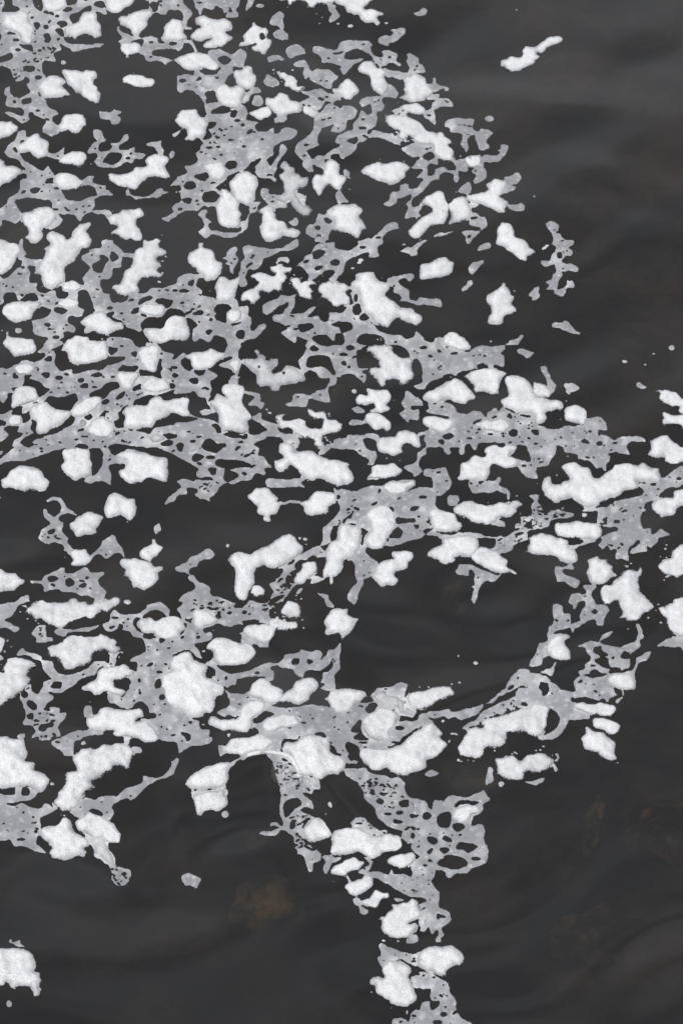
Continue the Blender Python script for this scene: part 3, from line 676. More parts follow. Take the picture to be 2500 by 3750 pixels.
W faint round foam spot on film by a lacework of holes, centre left|1510,930 1550,905 1610,915 1625,950 1580,985 1520,970
W barrel-shaped white foam clump over a dark gap, left middle|500,1095 520,1050 510,985 530,945 600,935 650,940 700,955 740,945 745,1020 760,1100 760,1160 720,1185 660,1190 610,1218 570,1190 530,1150
W large white foam clump with a step in its lower edge, centre left|950,1010 1000,980 1060,940 1130,955 1200,985 1290,1010 1370,1025 1390,1060 1380,1110 1395,1160 1375,1225 1300,1205 1220,1185 1160,1225 1070,1235 1020,1200 970,1155 990,1120 1025,1110 1020,1060 990,1035
W smooth loaf-shaped white foam clump alone in dark water by the left edge|10,1220 30,1195 75,1150 140,1095 200,1085 290,1100 345,1140 380,1190 415,1240 380,1300 320,1308 270,1295 220,1305 160,1290 100,1265 30,1275
E -5 1350 12 8
G -50,975 0,965 35,965 15,1000 -50,1000
W blocky four-cornered white foam clump alone in dark water, left of centre|860,1440 880,1350 930,1310 1000,1335 1050,1360 1110,1360 1120,1410 1137,1445 1095,1530 1050,1530 990,1495 900,1520 870,1480
W white foam clump with a pointed right tip, below left of the blocky one|585,1570 640,1500 700,1475 760,1470 820,1490 860,1505 830,1560 790,1610 800,1640 760,1665 700,1660 640,1685 610,1640 580,1600
G 380,1370 440,1340 500,1355 540,1410 580,1445 625,1475 640,1490 620,1505 560,1480 510,1490 480,1540 530,1560 540,1600 400,1600 370,1520 355,1455 380,1440 400,1480 450,1505 490,1470 505,1430 490,1385 440,1370 400,1385
G 1455,1220 1520,1195 1600,1210 1600,1260 1530,1280 1545,1315 1460,1330 1420,1380 1355,1410 1350,1395 1400,1330 1450,1295 1490,1255
T 600 1220
W pale white foam clump with a curly top edge, between two square clumps, centre left|180,185 240,150 330,155 385,120 430,140 500,165 480,210 430,240 370,290 270,300 230,270 215,225
G -50,130 60,145 85,180 65,210 120,190 170,155 185,190 140,240 165,290 220,310 240,290 360,295 410,330 440,350 380,400 395,450 380,500 340,530 280,520 240,480 90,505 70,460 90,430 -50,400
H 70,345 100,332 122,345 110,362 80,362
H 210,380 240,368 270,370 280,400 245,412 220,400
H 30,425 70,415 95,430 75,460 40,450
H 240,310 290,292 350,295 320,340 280,345
G 220,60 230,0 350,0 360,50 375,80 330,50 265,72
G 360,0 600,-20 660,-20 800,-10 750,40 690,60 640,90 610,150 615,210 640,240 620,290 610,340 590,350 540,300 520,290 450,265 520,230 555,190 460,210 500,150 525,75 500,30 420,22 380,75
H 595,0 650,-20 660,20 640,45 600,40
H 455,220 540,188 555,205 520,225 470,250
W small tufted white foam clump below a grey film neck, centre left|525,260 540,220 580,205 625,225 635,255 615,300 600,335 560,320 540,290
G 530,400 560,360 600,348 610,390 600,420 540,430
W tall white foam clump like a sitting bear with a round head, left of centre|370,580 400,545 430,495 470,510 520,530 480,490 475,450 510,420 600,420 650,430 660,470 645,550 660,600 720,680 690,740 700,800 640,845 560,820 480,815 445,740 450,690 420,645 375,605
G 300,640 350,615 420,640 400,665 330,670 300,655
G 340,520 390,510 375,540 370,580 350,570
G 660,470 770,485 795,520 795,550 832,575 795,630 760,600 690,590 740,540 725,510 660,490
E 846 626 12 9
E 868 653 17 9
W lacy pale grey-white foam clump with three stubby arms and a curved tail, centre|645,210 720,215 760,210 755,170 740,150 770,133 800,160 840,185 850,220 890,195 945,205 935,260 880,310 920,335 960,310 1000,265 1040,258 1110,290 1150,340 1170,385 1110,400 1040,420 960,435 940,470 880,480 870,440 790,440 755,405 755,345 700,310 670,270 645,245
X 770,275 785,262 797,275 785,290
X 970,325 985,310 997,325 985,345
G 960,-20 1150,-20 1170,60 1150,90 1165,135 1140,180 1100,225 1125,280 1145,330 1190,310 1240,320 1300,375 1360,375 1340,440 1320,460 1260,470 1240,490 1190,510 1130,500 1080,495 1050,520 1045,550 990,580 1020,600 1160,608 1185,560 1200,545 1290,555 1365,568 1350,490 1360,450 1410,420 1415,370 1460,360 1470,340 1600,345 1600,-20 1440,-20 1400,30 1405,70 1380,70 1360,10 1220,0 1220,50 1270,80 1310,90 1330,115 1400,90 1470,100 1470,60 1600,60 1600,100 1100,40 1065,82 1020,50
H 1195,125 1230,102 1267,120 1255,145 1210,145
H 1170,260 1190,200 1270,180 1350,195 1375,240 1400,300 1410,330 1390,345 1330,290 1270,275 1200,285
H 1215,50 1250,15 1330,12 1380,60 1400,70 1410,15 1465,10 1475,50 1460,100 1390,92 1330,112 1270,80
O 1525 125 36 22
O 1470 175 36 14
H 1452,245 1475,225 1492,240 1488,270 1460,262
O 1518 278 15 11
W ragged U-shaped white foam clump with two raised arms, centre|905,700 925,670 1005,655 990,710 1080,705 1160,715 1165,750 1200,770 1270,770 1295,715 1210,710 1180,660 1185,620 1250,640 1330,650 1345,695 1400,715 1475,750 1440,810 1350,830 1310,860 1300,900 1310,945 1260,960 1230,930 1215,890 1130,855 1080,830 1050,795 950,780 930,740
G 720,690 790,660 805,705 860,725 930,750 940,790 990,825 1060,830 1110,850 1125,900 1110,950 1080,950 1040,990 960,930 985,900 950,855 850,850 830,870 740,910 780,950 770,1005 820,1015 850,1060 885,1105 820,1110 830,1160 750,1150 720,1210 630,1215 560,1240 520,1225 450,1270 440,1305 380,1345 385,1375 330,1370 250,1325 270,1300 265,1275 200,1270 195,1320 120,1330 60,1390 10,1412 20,1390 80,1310 140,1265 110,1220 170,1195 240,1215 280,1200 340,1205 410,1200 380,1175 310,1188 265,1165 290,1120 240,1075 180,1055 60,990 -50,990 -50,760 70,755 100,728 200,730 280,705 200,680 220,665 280,690 430,730 500,820 600,840 690,850 690,820 830,800 840,785 730,715
H 700,800 705,740 730,722 790,745 835,790 760,835 710,830
H 385,755 425,740 470,790 470,820 440,815 430,790
H 490,825 560,820 640,845 680,845 680,870 630,865 530,850
O 632 893 22 10
H 580,955 610,925 632,930 600,965
H 650,1010 700,985 705,1000 670,1020
H 305,930 340,880 380,865 440,910 500,905 510,930 440,980 380,970 320,950
H 235,1005 270,985 330,1015 280,1050 240,1040
O 385 1018 40 15
O 240 887 24 14
H 100,920 130,900 163,910 150,970 120,970
H -50,820 60,820 110,835 90,855 40,870 -50,850
H -50,880 40,870 70,890 50,920 -50,915
H 365,1110 400,1098 430,1115 425,1160 390,1160
H 420,1060 450,1035 580,1040 680,1060 715,1090 540,1120 600,1150 615,1180 530,1220 490,1190 500,1130 500,1110 440,1095
H 705,1090 750,1073 750,1090 715,1105
G 540,1120 600,1115 720,1100 750,1130 620,1190 610,1160
O 205 807 20 6
O 275 851 14 7
K 290,1230 450,1240 400,1320 300,1300
W pale foam puff at the lower left end of a lace strand, centre left|295,1060 330,1035 390,1030 415,1050 400,1090 340,1090
W small pale foam node on the lace film, left of centre|160,930 200,905 250,915 285,950 240,985 180,975
W very large wedge-shaped white foam clump with a curled left arm, centre|905,1050 985,1020 945,970 955,910 1010,900 1060,930 1090,970 1210,965 1270,1005 1360,1040 1440,1040 1520,1085 1510,1110 1560,1180 1530,1230 1480,1250 1420,1270 1360,1235 1300,1205 1220,1215 1130,1170 1100,1120 1040,1080 1030,1120 980,1145 930,1130
G 1120,1170 1220,1200 1180,1200 1130,1230 1155,1265 1050,1255 960,1275 850,1260 830,1230 850,1190 980,1200 1120,1190
W squat white foam clump with a stalk below, joined by a thread to its right neighbour|685,1335 720,1310 760,1270 860,1268 900,1310 940,1345 935,1380 965,1400 930,1480 870,1500 875,1545 840,1553 815,1535 820,1500 770,1470 765,1420 720,1375
S 24 950,1398 1010,1392 1050,1378 1120,1388
W rounded white foam clump at the right end of a thread, centre|1115,1395 1180,1360 1220,1310 1270,1300 1330,1300 1410,1320 1410,1390 1370,1420 1350,1475 1290,1495 1220,1515 1165,1495 1140,1440
G 1155,1500 1205,1520 1170,1560 1150,1600 1120,1570 1120,1540
G 1260,990 1330,920 1390,900 1390,875 1490,850 1510,830 1600,835 1600,965 1400,945 1340,965 1310,1000
H 1110,850 1210,890 1235,930 1260,960 1240,985 1180,965 1100,970 1110,900
G 1390,1270 1430,1285 1600,1290 1600,1600 1350,1600 1420,1480 1440,1420 1420,1370 1400,1310
H 1410,1345 1430,1322 1445,1345 1425,1365
T 1200 1220
G -50,100 60,100 125,80 130,20 -50,0 120,-20 270,-10 240,60 270,90 340,70 350,90 250,140 235,190 255,280 330,290 320,340 315,390 290,412 250,370 210,340 120,340 70,375 70,430 0,470 20,570 -50,560
H 145,120 180,102 225,115 210,140 170,145
O 128 176 38 13
H 110,240 130,222 150,240 148,268 120,262
O 174 278 15 11
H -50,210 20,205 35,265 70,310 55,345 0,300 -50,260
G 340,70 240,0 330,-20 470,50 470,80 560,60 700,-20 720,-5 780,35 855,70 880,35 950,40 1050,140 1150,150 1240,105 1380,105 1470,80 1490,50 1600,0 1600,90 1500,105 1420,155 1440,200 1440,270 1360,260 1360,290 1220,290 1130,310 1060,330 1050,355 980,335 940,370 860,385 810,420 790,460 740,458 700,430 745,420 775,390 770,310 750,240 720,210 690,230 680,200 540,100 480,85
H 240,60 250,30 310,0 380,5 460,50 470,75 390,90 340,70 280,88
H 535,120 570,100 640,135 668,170 660,195 580,205 555,175
H 700,235 735,215 765,270 775,330 770,380 740,415 715,400 690,300
O 785 117 34 14
O 711 145 11 8
H 895,135 920,135 938,155 910,165
O 983 110 14 11
O 1245 177 12 6
H 1225,260 1270,242 1320,275 1320,290 1230,292
H 940,355 990,337 1050,350 1040,370 970,385
H 870,415 930,375 960,385 880,440 810,460 830,420
W tall branching white foam clump with frayed edges, centre right|315,140 330,110 400,90 520,100 540,150 580,205 660,195 695,230 690,290 710,370 640,440 580,420 545,375 480,380 485,430 420,438 400,390 350,350 325,310 360,290 430,285 420,250 360,190 325,165
H 240,190 270,140 310,130 330,180 400,230 430,270 420,295 350,290 260,280
H 285,305 310,295 330,300 320,335 290,325
W large triangular white foam clump, left of a pair right of centre|775,530 800,490 890,445 980,395 1060,365 1120,410 1180,470 1210,540 1150,560 1130,585 1060,575 980,550 900,570 830,570 785,550
W broad rounded white foam clump hanging from film, right of centre|1115,365 1150,325 1240,290 1370,285 1430,315 1470,330 1430,370 1415,410 1400,470 1415,515 1380,495 1340,505 1280,490 1200,485 1180,425
W lobed white foam clump with a grey left arm, upper of a pair, centre right|220,530 260,500 325,510 310,460 350,455 400,470 480,460 510,490 515,550 480,590 510,615 500,640 420,660 330,650 380,610 370,580 300,595 240,575
E 215 478 23 19
G 190,625 240,590 270,610 310,650 240,655
W rounded white foam clump with a curled foot, lower of a pair, centre right|285,710 310,670 350,650 440,665 490,700 520,745 505,800 475,825 460,795 380,800 350,765 300,745
G 175,735 200,712 270,715 290,740 230,760 185,752
G 625,530 630,490 655,475 710,515 770,565 770,600 690,600 690,625 740,630 760,660 735,715 680,705 655,738 630,710 580,665 630,620 598,575
W white foam clump on film, just left of the wide film's dense middle, right of centre|775,720 800,685 870,680 940,700 1000,710 1025,740 1000,800 940,820 880,815 830,780 800,760
G 800,535 830,570 900,570 960,560 1040,610 1060,645 1130,665 1220,630 1300,690 1310,650 1380,610 1400,640 1450,600 1600,640 1600,900 1480,910 1390,905 1240,900 1220,950 1200,958 1160,915 1120,930 1120,980 1090,997 1070,970 1070,940 1000,945 1010,985 985,1000 960,980 950,945 900,935 820,945 800,1000 750,1040 740,1080 780,1130 710,1183 690,1150 620,1105 640,1085 715,1050 730,980 810,930 795,870 810,840 750,850 740,820 820,800 840,780 1000,690 850,660 800,630 830,615
H 840,560 880,555 900,572 865,585
H 940,840 1000,820 1035,840 990,872 950,860
H 900,885 940,870 955,890 940,915
H 1190,740 1220,710 1265,705 1240,735 1200,750
O 1240 790 14 9
H 1335,695 1370,675 1390,685 1360,698
H 1470,675 1500,660 1510,695 1490,700
H 1485,815 1510,788 1550,795 1550,840 1520,850
O 1330 831 22 10
O 1005 712 20 6
O 1145 862 12 6
W oval white foam clump set in the wide film, right of centre|1205,745 1260,715 1340,710 1420,698 1470,730 1490,770 1450,815 1380,822 1300,810 1240,775
W white foam clump with a hooked right arm, centre right|400,920 410,870 460,855 560,855 580,810 640,795 720,820 760,870 755,930 700,940 670,910 620,920 610,945 620,980 540,1010 480,990 415,975
G -50,900 50,885 60,865 150,855 160,832 290,840 330,820 410,830 420,870 395,970 410,1000 390,1060 370,1090 315,1080 340,1050 300,1020 250,990 230,965 90,945 0,950 -50,970
H 290,870 340,860 395,890 400,960 360,965 315,935
W smooth cigar-like white foam clump with a grey left corner, centre right|330,1195 355,1150 360,1100 430,1080 520,1065 560,1085 615,1110 610,1145 560,1180 490,1185 420,1200
G 320,1203 360,1150 400,1195
G 780,1135 810,1110 880,1115 910,1105 970,1105 990,1150 1020,1215 1010,1270 930,1330 880,1340 860,1290 850,1190 790,1165
O 978 1213 10 6
W large white foam clump with a grey-frayed right shoulder, right of centre|1065,1200 1080,1160 1085,1080 1140,1060 1200,1005 1280,1015 1300,990 1280,970 1300,930 1380,920 1430,940 1490,915 1545,935 1520,980 1490,1010 1560,1040 1560,1080 1500,1110 1440,1105 1380,1080 1340,1085 1330,1130 1330,1170 1290,1210 1230,1215 1160,1205
G 1165,1210 1230,1215 1235,1245 1280,1220 1360,1215 1405,1168 1420,1195 1400,1240 1480,1280 1500,1325 1475,1375 1455,1370 1460,1330 1400,1285 1380,1280 1330,1318 1280,1300 1210,1318 1165,1290
W small oval white foam clump on a large film sheet, centre right|440,1270 490,1225 560,1215 640,1220 700,1200 720,1250 650,1265 640,1300 570,1320 510,1325
G 50,1270 200,1295 330,1255 430,1255 500,1215 700,1200 720,1240 650,1300 720,1270 820,1265 860,1275 880,1340 880,1410 900,1450 820,1480 830,1540 860,1600 700,1600 705,1525 560,1530 540,1600 -50,1600 30,1530 90,1460 90,1390 60,1310
H 410,1290 425,1270 440,1290 430,1300
O 780 1345 32 14
H 672,1455 700,1420 755,1420 740,1445 700,1460
H 505,1435 520,1425 540,1450 535,1470 515,1460
H 120,1540 210,1470 190,1520 150,1540 130,1560
H 65,1330 100,1330 95,1355 70,1365
H 550,1540 580,1512 640,1525 705,1520 710,1555 640,1560 590,1570
G 975,1350 1000,1328 1060,1330 1075,1370 1050,1415 1000,1418 975,1390
W long lumpy white foam clump on the lower right of the grey blob, right of centre|1030,1440 1080,1400 1170,1375 1230,1405 1300,1415 1400,1400 1480,1390 1550,1375 1600,1400 1550,1440 1545,1475 1480,1510 1400,1520 1370,1560 1300,1580 1200,1560 1120,1520 1060,1500
T 1800 1220
W white foam clump of three mounds with a small left bump, largest at right|65,555 120,520 120,460 100,400 130,345 210,350 270,370 320,410 350,480 400,520 480,545 540,548 590,590 580,635 530,640 450,650 455,700 400,750 360,735 320,670 220,665 150,630 90,590
W small dome of white foam piled on the three-mound clump, at right|330,430 350,405 400,410 450,440 490,480 470,520 400,530 340,500
G 390,285 450,265 455,310 480,350 485,380 530,430 490,495 450,440 450,380 420,340
G 583,430 600,412 650,410 690,435 713,460 650,490 630,512 608,495 605,455
G 200,145 240,123 290,140 350,158 290,210 260,190
W round white foam clump with a bright top on the film's upper rim, at right|590,640 620,605 680,592 740,610 775,650 775,710 750,745 700,735 640,740 600,715
G -50,620 30,610 50,640 80,610 130,635 200,665 320,670 360,740 400,760 440,775 540,790 600,765 680,770 700,750 760,745 780,700 800,695 880,685 935,735 945,790 930,803 880,800 875,845 910,832 1000,875 1060,850 1200,843 1270,885 1130,900 1105,930 1128,985 1100,992 1010,980 940,985 970,1010 965,1050 935,1080 930,1140 890,1105 850,1105 800,1050 710,1030 700,1000 600,970 580,930 530,930 530,970 480,1050 460,1090 370,1095 360,1130 383,1190 300,1185 250,1150 200,1090 140,1020 210,930 100,925 -50,900
H 120,685 150,660 168,690 155,702
H -20,690 40,675 40,690 0,700
H 220,672 310,678 312,695 270,690
H 140,820 170,788 205,795 205,835 175,852
H 325,800 380,793 378,830 360,840
O 360 907 18 10
H 725,885 760,862 800,890 800,906 750,898
O 880 906 26 18
O 802 810 18 8
H 150,1010 180,985 205,925 275,930 300,980 315,1050 280,1050 210,1030 150,1025
O 385 1030 14 8
W small white puff on film with a soft edge, left of the film's right tongue|785,755 820,720 860,730 890,760 870,790 820,790
W faint foam tuft on film below the three-mound clump|375,840 420,810 470,815 480,840 440,860 400,860
W elongated white foam clump with a pointed left tip, at the right edge|1312,475 1350,470 1385,462 1450,470 1520,495 1568,540 1640,560 1640,625 1560,665 1530,630 1545,605 1480,590 1420,570 1370,535 1375,500
W white foam clump with a knob at its left end, at the right edge, middle|1385,660 1410,645 1440,660 1520,670 1640,680 1640,810 1565,800 1545,765 1480,750 1395,758 1385,715 1400,690
G 1175,425 1200,403 1240,425 1270,455 1230,465 1190,445
E 1088 235 25 13
E 1472 120 28 21
E 1326 171 12 8
E 1257 258 11 7
E 1307 442 6 4
E 562 709 6 5
E 530 1168 10 9
E 623 1009 10 6
W big rounded white foam clump cut by the right edge, right middle|1275,1000 1305,950 1290,885 1370,850 1430,842 1480,885 1540,930 1640,960 1640,1065 1560,1060 1480,1075 1425,1060 1415,1030 1330,1030
W huge white foam clump with a rising wing and a forked left, right middle|405,1250 430,1180 475,1170 490,1230 560,1240 580,1210 630,1190 570,1110 590,1075 680,1065 740,1095 810,1115 830,1185 880,1190 940,1140 990,1110 1005,1075 1110,1068 1190,1085 1225,1060 1260,1070 1310,1105 1370,1110 1385,1160 1370,1225 1300,1230 1200,1225 1200,1270 1100,1300 1050,1335 960,1365 900,1380 860,1420 760,1430 700,1390 650,1360 590,1375 550,1405 480,1380 420,1340 410,1300
G 1385,1180 1440,1170 1500,1120 1550,1093 1640,1100 1640,1230 1580,1240 1520,1270 1450,1275 1400,1310 1370,1345 1330,1370 1290,1390 1250,1440 1300,1440 1250,1470 1215,1540 1220,1600 850,1600 870,1540 950,1520 870,1480 850,1440 940,1420 1000,1380 1080,1360 1150,1350 1200,1330 1245,1310 1240,1280 1190,1240 1310,1230 1370,1230
H 1295,1240 1330,1235 1350,1240 1330,1258
O 1535 1193 24 12
H 1365,1340 1410,1290 1470,1265 1515,1275 1480,1320 1430,1345
H 1240,1440 1255,1400 1320,1378 1310,1420 1270,1450
O 1023 1546 28 16
H 1060,1310 1150,1290 1200,1262 1240,1290 1230,1325 1130,1350 1050,1365
W white foam clump with a curl-shaped ridge, at the right edge right of the huge clump|1310,1410 1330,1370 1390,1345 1480,1340 1500,1290 1640,1290 1640,1390 1550,1420 1515,1440 1505,1490 1440,1510 1380,1525 1360,1490 1320,1460
G 300,1335 350,1315 390,1340 370,1370 400,1420 430,1460 560,1440 600,1420 600,1460 700,1470 780,1430 850,1430 850,1460 720,1480 680,1510 580,1490 500,1500 460,1560 400,1600 220,1600 230,1510 300,1500 330,1460 320,1410 350,1370
K 300,1430 620,1420 720,1470 600,1540 460,1580 300,1560
K 380,1300 420,1320 410,1380 360,1340
K 860,1400 1060,1340 1030,1400 900,1440
E 758 1490 22 18
G -50,1330 0,1220 50,1170 75,1185 60,1240 140,1280 155,1330 120,1375 115,1310 50,1285
W frayed foam crest at the right tip of the long lumpy clump|130,1390 180,1365 240,1410 200,1440 170,1430
T 0 1830
G 380,0 440,-25 500,-15 540,40 580,80 625,110 640,125 620,130 560,112 510,120 490,160 530,200 510,260 565,310 550,350 600,400 570,430 530,425 510,375 440,350 370,360 315,320 345,245 410,200 370,150 355,90 380,75 400,115 450,138 490,105 505,65 490,20 440,0 390,20
H 390,260 450,242 460,255 430,280 395,282
H 440,300 470,285 460,310 520,328 460,325
O 397 310 15 8
W small white foam clump with a grey toe, hanging from a curled film strand, left|545,440 590,405 640,405 700,402 720,440 750,470 755,510 700,540 645,558 580,540 600,490
G 740,460 780,420 830,385 840,345 890,320 925,285 950,310 965,350 1010,385 1022,460 1010,470 990,440 950,435 920,460 870,475 830,445 790,450 755,490
W small white foam clump with a nub on top, above a large rounded one, left|1145,440 1170,400 1240,360 1245,330 1270,325 1280,360 1320,375 1338,405 1310,445 1260,480 1240,510 1190,495 1155,475
W large rounded white foam clump tapering down, with a small arm at right, left of centre|978,515 1000,480 1110,480 1160,495 1240,510 1260,545 1335,550 1335,580 1300,600 1305,650 1280,695 1220,730 1190,748 1140,730 1095,715 1070,670 1015,620 1020,575 985,540
G 1265,245 1280,210 1310,197 1325,240 1285,287 1268,275
W smooth white foam clump with a pointed right end, cut by the left edge below middle|-60,570 0,572 50,600 120,608 165,640 212,672 180,700 110,750 30,755 -60,770
G 258,665 340,655 380,615 460,585 500,555 530,555 540,600 610,605 700,555 740,575 760,600 850,595 855,620 810,660 820,700 880,745 860,810 780,840 770,805 720,790 650,780 580,760 500,760 470,735 370,755 360,715 340,685 275,690
H 400,660 405,630 440,626 480,650 450,672 410,680
H 535,690 545,655 580,648 610,670 600,700 560,710
H 645,715 660,690 700,680 710,705 680,725
E 1045 838 34 18
W long streaky white foam clump lying level, below the three-holed film, left|205,935 230,870 290,835 400,835 480,840 560,830 610,805 650,825 710,830 730,860 800,830 880,815 960,808 990,830 960,895 900,915 830,940 760,980 690,960 620,990 560,1010 490,1050 410,1040 370,1000 350,980 290,990 240,965
G -50,990 -50,870 50,845 120,840 190,790 240,780 240,825 140,880 100,950 40,995 120,1035 165,1045 160,1070 120,1083 60,1050 -50,1060
G 340,1020 380,1030 385,1120 435,1125 442,1160 350,1175 300,1170 300,1130 255,1105 270,1080
O 331 1103 12 9
G 442,1085 490,1055 600,1065 700,1045 815,1028 740,1080 640,1085 560,1100 540,1130 480,1110
W big comb-edged white foam clump with teeth on its right, lower left|345,1275 400,1270 390,1205 470,1190 560,1130 660,1115 800,1120 830,1100 910,1130 965,1160 950,1190 1005,1220 990,1255 950,1290 900,1280 850,1255 770,1280 755,1330 710,1355 640,1390 550,1400 510,1370 490,1330 430,1300
G 895,1270 970,1270 960,1310 935,1360 890,1370 920,1340 790,1330 700,1390 600,1430 560,1435 470,1410 440,1350 420,1325 345,1320 350,1360 370,1410 420,1480 370,1500 350,1540 320,1600 540,1600 570,1560 640,1530 680,1470 770,1440 820,1380 900,1365
H 755,1310 790,1275 850,1255 895,1265 900,1290 860,1310 800,1328
H 415,1540 440,1500 490,1488 515,1510 500,1545 440,1550
W small fluffy white foam puff at the left end of a curved film, lower left|370,1505 400,1485 430,1500 420,1530 380,1530
G 135,1280 160,1235 190,1215 220,1250 310,1265 350,1300 340,1325 290,1310 230,1280
W tall white foam clump near the left edge with ragged right side, lower left|20,1370 60,1340 70,1300 130,1292 210,1310 265,1310 310,1355 270,1390 240,1440 270,1445 250,1500 245,1540 200,1570 150,1600 110,1640 60,1660 -60,1700 -60,1420 30,1410
W white foam clump cut by the left edge beside the tall ragged one, lower left|-60,1105 30,1110 48,1140 35,1190 15,1250 -60,1260
G -60,1255 0,1270 30,1300 0,1320 -60,1310
G 840,1025 900,995 905,940 940,910 1030,945 1130,930 1200,890 1210,860 1300,838 1370,870 1390,910 1380,960 1350,940 1290,905 1230,910 1180,950 1160,970 1120,960 1090,1010 1120,1070 1180,1095 1270,1130 1320,1140 1380,1150 1470,1140 1490,1090 1600,1030 1600,1240 1480,1240 1420,1270 1430,1320 1380,1370 1400,1420 1370,1450 1300,1475 1270,1510 1290,1545 1330,1530 1330,1600 1040,1600 1080,1510 1070,1430 1120,1400 1120,1330 1070,1330 1085,1295 1180,1250 1200,1225 1180,1140 1100,1130 1070,1085 1000,1065 990,1040 930,1082 860,1070
H 970,1060 985,1020 1010,1030 1005,1060 985,1065
O 1053 983 11 9
O 1018 1010 9 8
H 1180,1130 1195,1095 1270,1130 1230,1142
H 1310,1145 1350,1135 1365,1150 1325,1182
O 1290 1236 9 8
O 1310 1413 26 12
H 1130,1480 1145,1468 1157,1490 1140,1505
H 1270,1520 1300,1480 1350,1455 1325,1500 1320,1540 1285,1550
H 1170,955 1230,912 1290,905 1345,935 1350,960 1300,1000 1270,980 1200,965
W soft two-humped white foam clump with a dark notch, lower left centre|1120,1020 1150,975 1230,970 1280,1000 1330,970 1390,955 1470,962 1500,1010 1530,1050 1490,1085 1480,1140 1380,1148 1290,1130 1240,1095 1170,1080 1130,1045
G 1436,560 1490,520 1540,500 1600,470 1600,610 1500,610 1450,590
G 1460,825 1500,780 1600,740 1600,1040 1500,1000 1490,930 1450,890 1500,850
H 950,1490 1060,1470 1075,1510 1040,1560 1000,1550 955,1530
H 440,1360 480,1330 510,1380 560,1400 640,1395 620,1425 540,1435 470,1400
T 600 1830
W mushroom-shaped white foam clump, a long cap over a stem, centre|500,485 525,480 545,445 610,425 710,450 790,390 890,350 960,305 1010,285 1070,310 1100,350 1145,390 1130,440 1060,490 1000,540 910,575 850,565 810,540 760,570 745,640 745,700 720,720 700,790 650,830 590,800 575,740 585,660 580,580 540,520
W round white foam knob with a dimple at the mushroom clump's foot, centre|715,760 740,710 790,702 830,740 820,785 760,795
G 95,560 180,515 230,465 285,455 360,402 395,415 422,448 385,485 300,500 275,550 210,570 210,610 250,625 290,680 340,690 380,720 400,790 470,805 550,840 590,850 570,880 640,885 720,825 780,840 850,790 900,765 880,730 870,700 920,660 910,655 960,620 980,570 960,560 1000,500 1060,490 1140,440 1210,395 1280,380 1320,420 1315,468 1270,465 1220,450 1175,490 1130,490 1080,520 1090,560 1050,590 1000,640 1000,680 1080,690 1040,740 1000,800 960,840 900,860 920,900 870,900 870,960 900,1010 860,1020 830,1010 780,1010 660,1020 620,1020 580,1025 540,1045 450,1010 400,1030 320,1060 340,1090 390,1085 405,1110 390,1150 300,1170 250,1185 300,1240 320,1300 260,1280 210,1240 90,1250 40,1300 40,1400 -50,1460 -50,1160 20,1160 130,1140 200,1030 160,1010 140,930 105,900 160,850 120,825 160,780 250,730 250,690 205,650 210,620 180,605 120,600
H 1000,530 1030,495 1075,490 1060,525 1010,540
H 1070,545 1100,500 1140,495 1130,560 1100,575
H 1005,660 1040,610 1085,595 1070,635 1020,670
H 890,770 860,840 800,850 780,840 850,790
H 950,785 1000,775 980,800 920,840 870,860 880,820
O 725 1003 60 14
H 645,1000 700,990 780,985 775,1010 700,1025 660,1025
H 260,1130 290,1108 303,1125 280,1142
O 445 957 28 18
O 665 921 20 14
O 540 928 22 10
O 702 940 17 6
K 920,660 1060,660 1010,760 920,740
K 230,840 340,870 330,900 230,900
K 430,820 540,880 560,940 400,930 360,890
K 740,850 900,850 900,960 820,970 740,900
K 560,830 720,800 680,870 580,860
H 140,1130 170,1115 172,1130 145,1142
W white foam clump with a swirl on its left, on pitted film, centre left|225,940 250,905 320,895 360,925 420,960 455,990 400,1025 310,1060 250,1040 235,985
W faceted white foam clump frayed on top, a small block, centre|950,935 970,880 1010,835 1060,830 1100,850 1135,900 1130,960 1050,988 1000,970
W long white foam clump slanting up right with a frayed right tip, centre|860,980 920,960 980,985 1090,1010 1085,1065 1000,1085 930,1075 880,1050 860,1010
W white foam clump with a folded lower rim, centre left|615,1085 650,1080 660,1040 720,1025 850,1020 930,1050 900,1120 860,1160 830,1180 760,1165 720,1140 660,1110
G 640,1100 720,1140 830,1170 860,1165 850,1205 780,1205 750,1190 640,1170
W large smooth white foam clump with dark lower fringe, left of centre below middle|350,1225 380,1170 430,1130 530,1140 600,1170 690,1175 750,1225 755,1270 700,1330 620,1350 550,1360 450,1360 400,1330 400,1240
G 340,1340 390,1315 410,1345 370,1350
E 327 1241 18 10
W very large piled white foam clump with many lobes, lower left of centre|-20,1440 50,1400 45,1350 90,1280 160,1250 220,1260 260,1315 330,1340 370,1390 350,1450 430,1480 490,1530 480,1610 420,1630 420,1690 400,1730 350,1750 280,1790 180,1760 100,1720 50,1690 20,1620 -10,1580
W white foam clump with a dimpled crown, right of the mushroom clump, centre|1060,665 1095,605 1130,560 1130,520 1240,500 1265,560 1265,600 1210,640 1140,690 1085,697
G 1200,690 1210,650 1240,625 1300,640 1340,610 1300,660 1240,690
W huge leaning white foam clump like a tall pillar, centre|1300,590 1330,500 1320,420 1370,350 1410,310 1430,230 1470,190 1530,205 1590,210 1625,260 1620,330 1590,430 1540,490 1480,510 1470,570 1420,620 1395,635 1400,680 1375,692 1360,670 1355,625 1310,640
G 1430,0 1600,0 1600,80 1500,140 1470,190 1430,210 1390,230 1365,300 1365,345 1330,370 1290,380 1280,380 1300,330 1300,250 1310,215 1370,175 1430,90
H 1370,290 1390,225 1430,215 1420,270 1390,330 1365,340
G 1085,760 1105,725 1135,722 1120,760 1090,778
E 524 377 18 14
E 1140 235 6 5
E 1160 323 20 14
E 1115 318 16 11
E 1165 365 12 6
